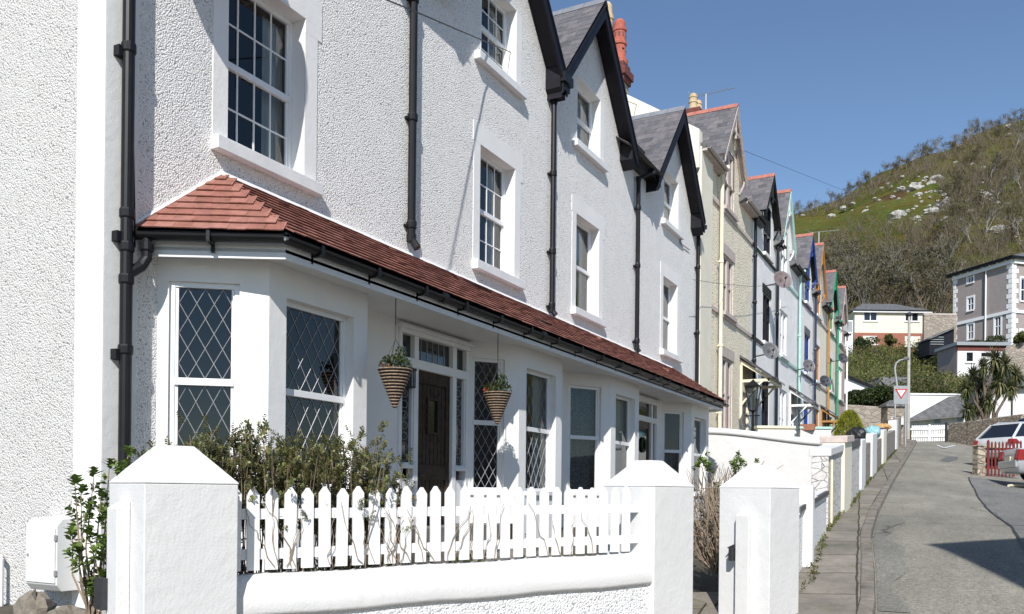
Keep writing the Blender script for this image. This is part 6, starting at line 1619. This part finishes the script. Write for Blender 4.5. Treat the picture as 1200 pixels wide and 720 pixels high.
while px<1204:
    place_tree(px,lerp(CL,px)+rnd.uniform(1,6),i%5,(.6 if px<990 else .8)*rnd.uniform(.75,1.2),'bare tree on the hill skyline'); i+=1; px+=rnd.uniform(4,8)
for o in protos: o['label']='bare tree on the hill skyline'
# individually visible trees inside the wood, pale trunks
tr_px=[(rnd.uniform(965,1112),rnd.uniform(325,378)) for _ in range(95)]
for i,(px,py) in enumerate(tr_px): place_tree(px,py,(1,3,4)[i%3],rnd.uniform(.75,1.15),'pale trunked bare tree in the wood above the yellow house')
scat=[(1150,250),(1168,238),(1190,262),(1140,290),(1110,245),(1125,228),(1160,215),(1182,205),(1198,225),(1135,205),(1105,290),(1155,282),(1120,265),(1188,180),(1172,170),(1150,190),(1196,290),(1180,285)]
for i,(px,py) in enumerate(scat): place_tree(px,py,i%5,rnd.uniform(.8,1.2),'bare tree on the rocky slope right of the grass')
# scrub and wood masses
def scatter(name,region,n,m_leaf,m_tw,label,size,leafn,leafs,tw=14,thr=None,flat=.8):
    f=MB(); t=MB(); cnt=0; tries=0
    while cnt<n and tries<n*6:
        tries+=1; px=rnd.uniform(region[0],region[1]); py=rnd.uniform(region[2],region[3])
        if thr and not thr(px,py): continue
        q_=hit(px,py,62)
        if q_ is None: continue
        cnt+=1; s_=size*rnd.uniform(.5,1.4)
        leafcloud(f,(q_.x,q_.y,q_.z+s_*flat*.7),(s_,s_,s_*flat),leafn,leafs,leafs*.4,.5,.2)
        for k in range(tw):
            a=rnd.uniform(0,6.28); e=Vector((q_.x+math.cos(a)*s_*.8,q_.y+math.sin(a)*s_*.8,q_.z+s_*flat*rnd.uniform(.9,2.0))); md=q_.lerp(e,.5)+Vector((rnd.uniform(-.1,.1),rnd.uniform(-.1,.1),.1))*s_
            r_=.016*s_
            t.tube([tuple(q_),tuple(md),tuple(e)],[r_*1.4,r_,r_*.4],3,cap=False)
    f.build(name,m_leaf,org=(0,0,0),kind='stuff',label=label,category='vegetation'); t.build(name+'_twigs',m_tw,org=(0,0,0),kind='stuff',label=label+', its twigs',category='vegetation')
# region tests in terms of where the growth stands on the hill
def woodreg(px,py):
    # wood: below a line from (930,300) to (1110,235)-(1200,190); bright grass wedge excluded
    top=lerp([(925,300),(960,285),(1000,262),(1040,262),(1080,262),(1105,240),(1140,215),(1200,170)],px)
    return py>top
scatter('hillside_wood',(925,1300,170,388),1500,'woodleaf','woodtwig','tangled leafless wood covering the lower hill',2.0,110,.17,7,woodreg,1.05)
def ridgereg(px,py): # a belt just under the crest
    g=lerp(CL,px); w=lerp([(920,7),(1000,14),(1080,24),(1120,60),(1200,70)],px)
    return g<py<g+w
scatter('ridge_scrub',(920,1300,90,265),950,'woodleaf','bark','brown scrub along the crest of the hill',1.7,90,.17,7,ridgereg,1.0)
scatter('bank_scrub',(985,1135,388,482),720,'scrub','twig','green and brown scrub on the bank below the yellow house',1.1,170,.17,2,None,.75)
scatter('bank_scrub_right',(1080,1135,395,462),120,'darkhedge','twig','dark green bushes left of the flat roofed extension',1.0,130,.17,4,lambda x,y:y<435,.9)
scatter('slope_bushes',(1100,1300,130,330),170,'scrub','twig','olive bushes among the rocks on the right slope',1.7,70,.25,4,None,.8)
# bushes by the big house
for (px,py,Z_,w_,h_,m_,lab) in ((1153,403,88,20,9,'darkhedge','mixed dark bush above the flat roofed extension'),(1195,396,80,9,8,'scrub','olive bush at the right edge above the stone wall'),(1016,402,106,16,9,'darkhedge','dark evergreen bush below the left yellow house windows'),(1045,398,106,9,8,'scrub','loose green bush in front of the yellow house brickwork'),(1082,412,98,12,9,'darkhedge','dark bush below the right corner of the yellow house'),(1105,418,90,14,12,'darkhedge','glossy dark bush beneath the shed')):
    k=Z_/F; puff('garden_bush',tuple(atZ(px,py,Z_)),(w_*k,1.2,h_*k),1800,.22,.07,m_,lab,'bush')
# rocks
RG='limestone outcrops on the hill'
rk=random.Random(5)
rocks=[(rk.uniform(985,1112),rk.uniform(206,262),rk.uniform(.35,.9)) for _ in range(70)]+[(rk.uniform(1095,1200),rk.uniform(150,290),rk.uniform(.4,1.4)) for _ in range(40)]+[(1072,222,3.0),(1056,223,1.8),(1076,230,1.6),(1099,212,2.6),(1091,217,1.9),(1046,232,1.1),(1053,234,.9),(1061,236,.9),(1052,255,3.0),(1043,246,1.8),(1036,246,1.3),(1015,250,1.6),(1074,257,1.3),(1091,251,2.6),(1102,243,2.2),(1108,240,1.8),(1118,241,1.3),(1153,231,2.2),(1163,228,1.6),(988,245,1.6),(999,239,1.1),(974,255,1.8),(940,254,1.3),(1085,209,1.0),(1082,213,.9),(1110,236,1.5),(1155,210,1.5),(1120,192,1.3),(1098,176,1.0),(1168,276,3.4),(1174,272,2.3),(1172,283,1.8),(1192,263,1.8),(1188,281,1.2),(1137,249,1.2),(1150,225,1.0),(1182,150,1.8),(1165,143,1.6),(1190,140,1.6),(1175,146,1.3),(1057,208,1.0),(1040,216,.9),(1033,221,.8),(1066,240,.7),(1070,246,.7),(1080,237,.7)]
for i,(px,py,s_) in enumerate(rocks):
    q_=hit(px,py,100)
    if q_ is None or (i<70 and py<lerp(CL,px)+16): continue
    sd=40+i; a=boulder('r',(q_.x,q_.y,q_.z+s_*.1),s_*.62,'boulder','',(1.15,1.0,.75),sd)
    big=' large' if s_>2 else (' small' if s_<1.2 else '')
    where='on the open grass slope' if px<1110 else 'on the scrubby right slope'
    a.build('limestone_rock','boulder',label=f'pale{big} limestone rock {where}',category='rock',group=RG+(' grass' if px<1110 else ' right')+big)
# ------------------------------------------------------------------ cars
def car(name,label,base,heading,paint,prof,L_,W_,whl,glassrange,cat='car',roofbars=False,tail=None):
    """prof: list of (x, zbottom, zbelt, ztop) from rear(0) to front(L)"""
    o=thing(name,(0,0,0),label,cat); hw=W_/2
    b=MB(); rows=[]
    for x,zb,zl,zt in prof:
        rows.append([(x,-hw*.92,zb),(x,-hw,zb+.12),(x,-hw,zl-.12),(x,-hw*.95,zl),(x,-hw*.45,zl+.015),(x,hw*.45,zl+.015),(x,hw*.95,zl),(x,hw,zl-.12),(x,hw,zb+.12),(x,hw*.92,zb)])
    nr=10; vs=[p for r_ in rows for p in r_]; fs=[]
    for i in range(len(rows)-1):
        for j in range(nr): fs.append((i*nr+j,(i+1)*nr+j,(i+1)*nr+(j+1)%nr,i*nr+(j+1)%nr))
    fs.append(tuple(range(nr))); fs.append(tuple(range((len(rows)-1)*nr,len(rows)*nr))[::-1]); b.add(vs,fs)
    bo=b.build('body',paint,o,smooth=True); bo.modifiers.new('bv','BEVEL').width=.03
    x0,x1,x2,x3,zl0,zl3,zr=glassrange  # base rear, roof rear, roof front, base front
    g=MB(); wb=hw*.93; wt=hw*.74
    g.hexa([(x0,-wb,zl0),(x3,-wb,zl3),(x3,wb,zl3),(x0,wb,zl0),(x1,-wt,zr),(x2,-wt,zr),(x2,wt,zr),(x1,wt,zr)]); g.build('windows','darkglass',o,bevel=.05)
    r_=MB(); e=.03
    r_.hexa([(x1-.06,-wt-e,zr-.03),(x2+.05,-wt-e,zr-.03),(x2+.05,wt+e,zr-.03),(x1-.06,wt+e,zr-.03),(x1+.05,-wt+.1,zr+.05),(x2-.1,-wt+.1,zr+.05),(x2-.1,wt-.1,zr+.05),(x1+.05,wt-.1,zr+.05)])
    for sg in (-1,1):
        for (xa,za,xb,zb_,w_) in ((x0,zl0,x1,zr,.13),(x3,zl3,x2,zr,.06),(x0+(x3-x0)*.36,zl0,x1+(x2-x1)*.30,zr,.10),(x0+(x3-x0)*.66,zl0,x1+(x2-x1)*.64,zr,.06)):
            pts=[(xa-w_/2,sg*(wb+.012),za),(xa+w_/2,sg*(wb+.012),za),(xb+w_/2,sg*(wt+.016),zb_),(xb-w_/2,sg*(wt+.016),zb_)]
            r_.prism(pts if sg<0 else pts[::-1],(0,-sg*.03,0))
    r_.build('roof',paint,o,smooth=False,bevel=.02)
    if roofbars:
        k=MB()
        for sg in (-1,1): k.tube([(x1+.2,sg*wt*.95,zr+.05),(x1+.3,sg*wt*.95,zr+.11),(x2-.3,sg*wt*.95,zr+.11),(x2-.2,sg*wt*.95,zr+.04)],.02,6)
        k.build('roof_rail','steel',o)
    for x in whl:
        for sg in (-1,1):
            k=MB(); n=20; rw=.32
            ring=[(x+rw*math.cos(t),sg*(hw-.16),rw+rw*math.sin(t)) for t in [2*math.pi*q/n for q in range(n)]]
            k.prism(ring if sg<0 else ring[::-1],(0,sg*.17,0)); wh=k.build('wheel','tyre',o,bevel=.02)
            k=MB(); ring=[(x+.2*math.cos(t),sg*(hw+.012),rw+.2*math.sin(t)) for t in [2*math.pi*q/n for q in range(n)]]; k.prism(ring if sg<0 else ring[::-1],(0,sg*.012,0)); k.build('hub_cap','steel',wh)
    z_t=tail[0]
    for sg in (-1,1):
        k=MB(); a0,a1=tail[1],tail[2]
        y0,y1=sorted((sg*hw*.78,sg*hw*.985)); k.hexa([(-.05,y0,a0+.05),(.07,y0,a0+.05),(.07,y1,a0),(-.05,y1,a0),(.0,y0,a1),(.1,y0,a1),(.1,y1,a1),(.0,y1,a1)])
        y0,y1=sorted((sg*hw*.9,sg*(hw+.02))); k.hexa([(-.03,y0,a0),(.36,y0,a0+.02),(.36,y1,a0+.02),(-.03,y1,a0),(.04,y0,a1),(.14,y0,a1),(.14,y1,a1),(.04,y1,a1)])
        k.build('tail_lamp','lampred',o)
    k=MB(); k.box(-.035,.0,-.26,.26,tail[4],tail[4]+.12); k.build('number_plate','creampaint',o)
    k=MB(); k.box(-.06,.25,-hw*.97,hw*.97,prof[0][1]+.04,prof[0][1]+.26); k.build('bumper',paint,o,bevel=.04)
    o.location=base; o.rotation_euler=(0,0,heading); return o
fwd=math.atan2(C,-S)  # camera forward angle
q_=hit(1139,547.5); 
suvprof=[(.0,.38,.78,.8),(.06,.3,.98,.9),(.5,.25,1.02,1),(1.5,.22,1.0,1),(3.2,.22,.98,1),(3.6,.22,.95,1),(4.3,.25,.82,1),(4.5,.35,.6,.6)]
hd_=R(45)
def rearleft(base_px,Zoff,heading,W_,side):
    q_=hit(*base_px); n_=Vector((-math.sin(heading),math.cos(heading),0)); return q_-n_*side*W_/2
car('parked_car','silver estate car parked tail towards the road behind the red gate',tuple(rearleft((1141,546),0,hd_,1.7,1)),hd_,'palesilver',suvprof,4.5,1.75,(.85,3.55),(.08,.62,2.6,3.5,.97,.95,1.52),roofbars=True,tail=(0,.74,.92,.02,.62))
sedprof=[(.0,.36,.72,.8),(.05,.26,.93,.9),(.9,.22,.97,1),(1.5,.22,.93,1),(3.2,.22,.92,1),(3.7,.22,.86,1),(4.4,.25,.72,1),(4.55,.35,.55,.6)]
hd2=R(13.6)
car('parked_car','silver saloon car at the right edge showing red tail lamp',tuple(rearleft((1171,566),0,hd2,1.7,1)),hd2,'silver',sedprof,4.5,1.72,(.85,3.55),(.75,1.35,2.7,3.6,.93,.88,1.36),tail=(0,.60,.90,.0,.60))
hd3=R(25)
car('parked_car','dark blue car roof just visible beyond the silver estate',tuple(hit(1150,538.5)+CAMR*.9),hd3,'navycar',sedprof,4.5,1.75,(.85,3.55),(.5,1.1,2.9,3.9,.93,.9,1.80),roofbars=True,tail=(0,.62,.86,.0,.52))
# red gate with stone post
q_=hit(1150,557.5); Zg=-q_.x*S+q_.y*C; k=Zg/F
fr=Fr((q_.x,q_.y,0),(CAMR*1+CAMF*.12),-CAMF)
o=thing('gate_post',tuple(q_),'rough buff stone post beside the red gate','post'); a=MB(); fr.box(a,-4.5*k,5.5*k,-.35,0,q_.z-.2,q_.z+34*k); a.build('post_shaft','rubblebuff',o,bevel=.03)
a=MB(); fr.box(a,-5*k,6*k,-.38,.03,q_.z+34*k+.001,q_.z+36*k); a.build('cap','rubblebuff',o,bevel=.03)
o=thing('picket_gate',tuple(q_+CAMR*.3),'dark red painted picket gate standing by the stone post','gate')
for i in range(10):
    a=MB(); x=(8+i*4.6)*k; w_=(1.9 if i not in(0,7) else 3.2)*k
    hgt=(41 if i not in (0,) else 43)*k; zb_=q_.z-.02+(0 if i<8 else .05)
    P=fr.P; a.prism([P(x-w_/2,0,zb_),P(x+w_/2,0,zb_),P(x+w_/2,0,zb_+hgt-.06),P(x,0,zb_+hgt),P(x-w_/2,0,zb_+hgt-.06)][::-1],tuple(fr.n*.03)); a.build('picket','red',o)
a=MB(); fr.box(a,6*k,52*k,-.05,-.001,q_.z+30*k,q_.z+33*k); fr.box(a,6*k,52*k,-.05,-.001,q_.z+8*k,q_.z+11*k); a.build('rail','red',o)
a=MB(); fr.box(a,8*k,15*k,.031,.05,q_.z+31*k,q_.z+32.5*k); a.build('hinge','iron',o)
a=MB(); q4=hit(1196,571); 
# bracket of timber on the forecourt
qa,qb=hit(1182,571.5),hit(1206,571); a.tube([tuple(qa+Vector((0,0,.05))),tuple(qb+Vector((0,0,.05)))],.04,5); a.build('timber_batten','creampaint',label='short pale batten lying on the asphalt below the silver saloon',category='batten')
# ------------------------------------------------------------------ overhead wires
def wire(pts,label,r=.012):
    a=MB(); a.tube([tuple(p) for p in pts],r,4,cap=False); a.build('overhead_wire','iron',label=label,category='wire')
W0=[(448,-2,9.0),(480,11,10),(562,46,13),(640,79,17),(710,109,22),(767,131,27),(822,155,32),(870,176,38),(930,200,46),(985,222,56),(1025,238,70)]
P0=atZ(*W0[0]);P1=atZ(*W0[-1])
wire([atZ(*w4) for w4 in W0],'long overhead wire sloping across the white gables to the hill',.009)
def wpts(x): 
    return x
wire([onx(x_,y_,-6.45) for x_,y_ in ((812,328),(843,332.5),(879,336),(930,333.5))],'thin cable running level across the cream and white far houses',.006)
a=MB(); q_=onx(797,285,XF+.03); r2=onx(808,293,XF+.03); a.tube([onx(797,272,XF+.03),q_,r2],.012,4); a.build('cable_loop','iron',H2)
# ------------------------------------------------------------------ house across the way (outside the picture; it shades the road)
tipq=hit(1090,638); sdir=Vector((math.cos(R(68)),-math.sin(R(68)),0)); EL_=R(39.5)
Ls=11.; cor=Vector((tipq.x,tipq.y,0))+sdir*Ls; ztop=tipq.z+Ls*math.tan(EL_)
o=thing('house_across_road',(cor.x+3,cor.y,-1.5),'rendered house across the road, outside the photograph, shading the asphalt','house')
q1=hit(1199,630); ue=Vector((q1.x-tipq.x,q1.y-tipq.y,0)).normalized(); fr=Fr((cor.x,cor.y,0),ue,Vector((-ue.y,ue.x,0)))
hol=[(1.2,2.3,.2,1.8),(4.5,5.6,.2,1.8),(1.2,2.3,3.4,4.9),(4.5,5.6,3.4,4.9)]
a=MB(); fr.box(a,0,8,-7,0,-2.5,ztop-.1); a.build('wall','rendercream',o)
for h4 in hol: 
    f4=Fr(fr.P(0,.13,0),fr.u,fr.n); win_simple(o,f4,*h4,panes=2,mid=True)
hiproof(o,fr,8,7,ztop-.1,2.4,.0,'slatefar',3.,'black')
# ------------------------------------------------------------------ camera, light
cam=bpy.data.cameras.new('Camera'); co=bpy.data.objects.new('Camera',cam); col.objects.link(co); sc.camera=co
cam.sensor_width=36; cam.lens=36*F/1200; cam.shift_y=(Y0-360)/1200; cam.clip_start=.1; cam.clip_end=3000
co.matrix_world=Matrix.Rotation(TH,4,'Z')@Matrix.Rotation(R(90),4,'X')@Matrix.Rotation(ROLL,4,'Z')
AZ,ELV=R(68),R(39.5)
sd=Vector((math.cos(AZ)*math.cos(ELV),-math.sin(AZ)*math.cos(ELV),math.sin(ELV)))
sl=bpy.data.lights.new('Sun','SUN'); sl.energy=3.95; sl.angle=R(.53); sl.color=(1,.965,.915); so=bpy.data.objects.new('Sun',sl); col.objects.link(so)
so.rotation_euler=sd.to_track_quat('Z','Y').to_euler(); so.location=(5,-10,20)
wd_=bpy.data.worlds.new('World'); sc.world=wd_; wd_.use_nodes=True; nt=wd_.node_tree
sk=nt.nodes.new('ShaderNodeTexSky'); sk.sky_type='NISHITA'; sk.sun_disc=False; sk.sun_elevation=ELV; sk.sun_rotation=math.atan2(sd.x,sd.y)
sk.air_density=1.0; sk.dust_density=0.; sk.ozone_density=3.6; sk.altitude=0
bg=nt.nodes['Background']; bg.inputs[1].default_value=.09; nt.links.new(sk.outputs[0],bg.inputs[0])
sc.view_settings.view_transform='Standard'; sc.view_settings.look='None'; sc.view_settings.gamma=1; sc.view_settings.exposure=.53; sc.view_settings.use_curve_mapping=False
sc.render.engine='CYCLES'; sc.cycles.max_bounces=6; sc.cycles.transparent_max_bounces=12
sc.render.resolution_x=1024; sc.render.resolution_y=614
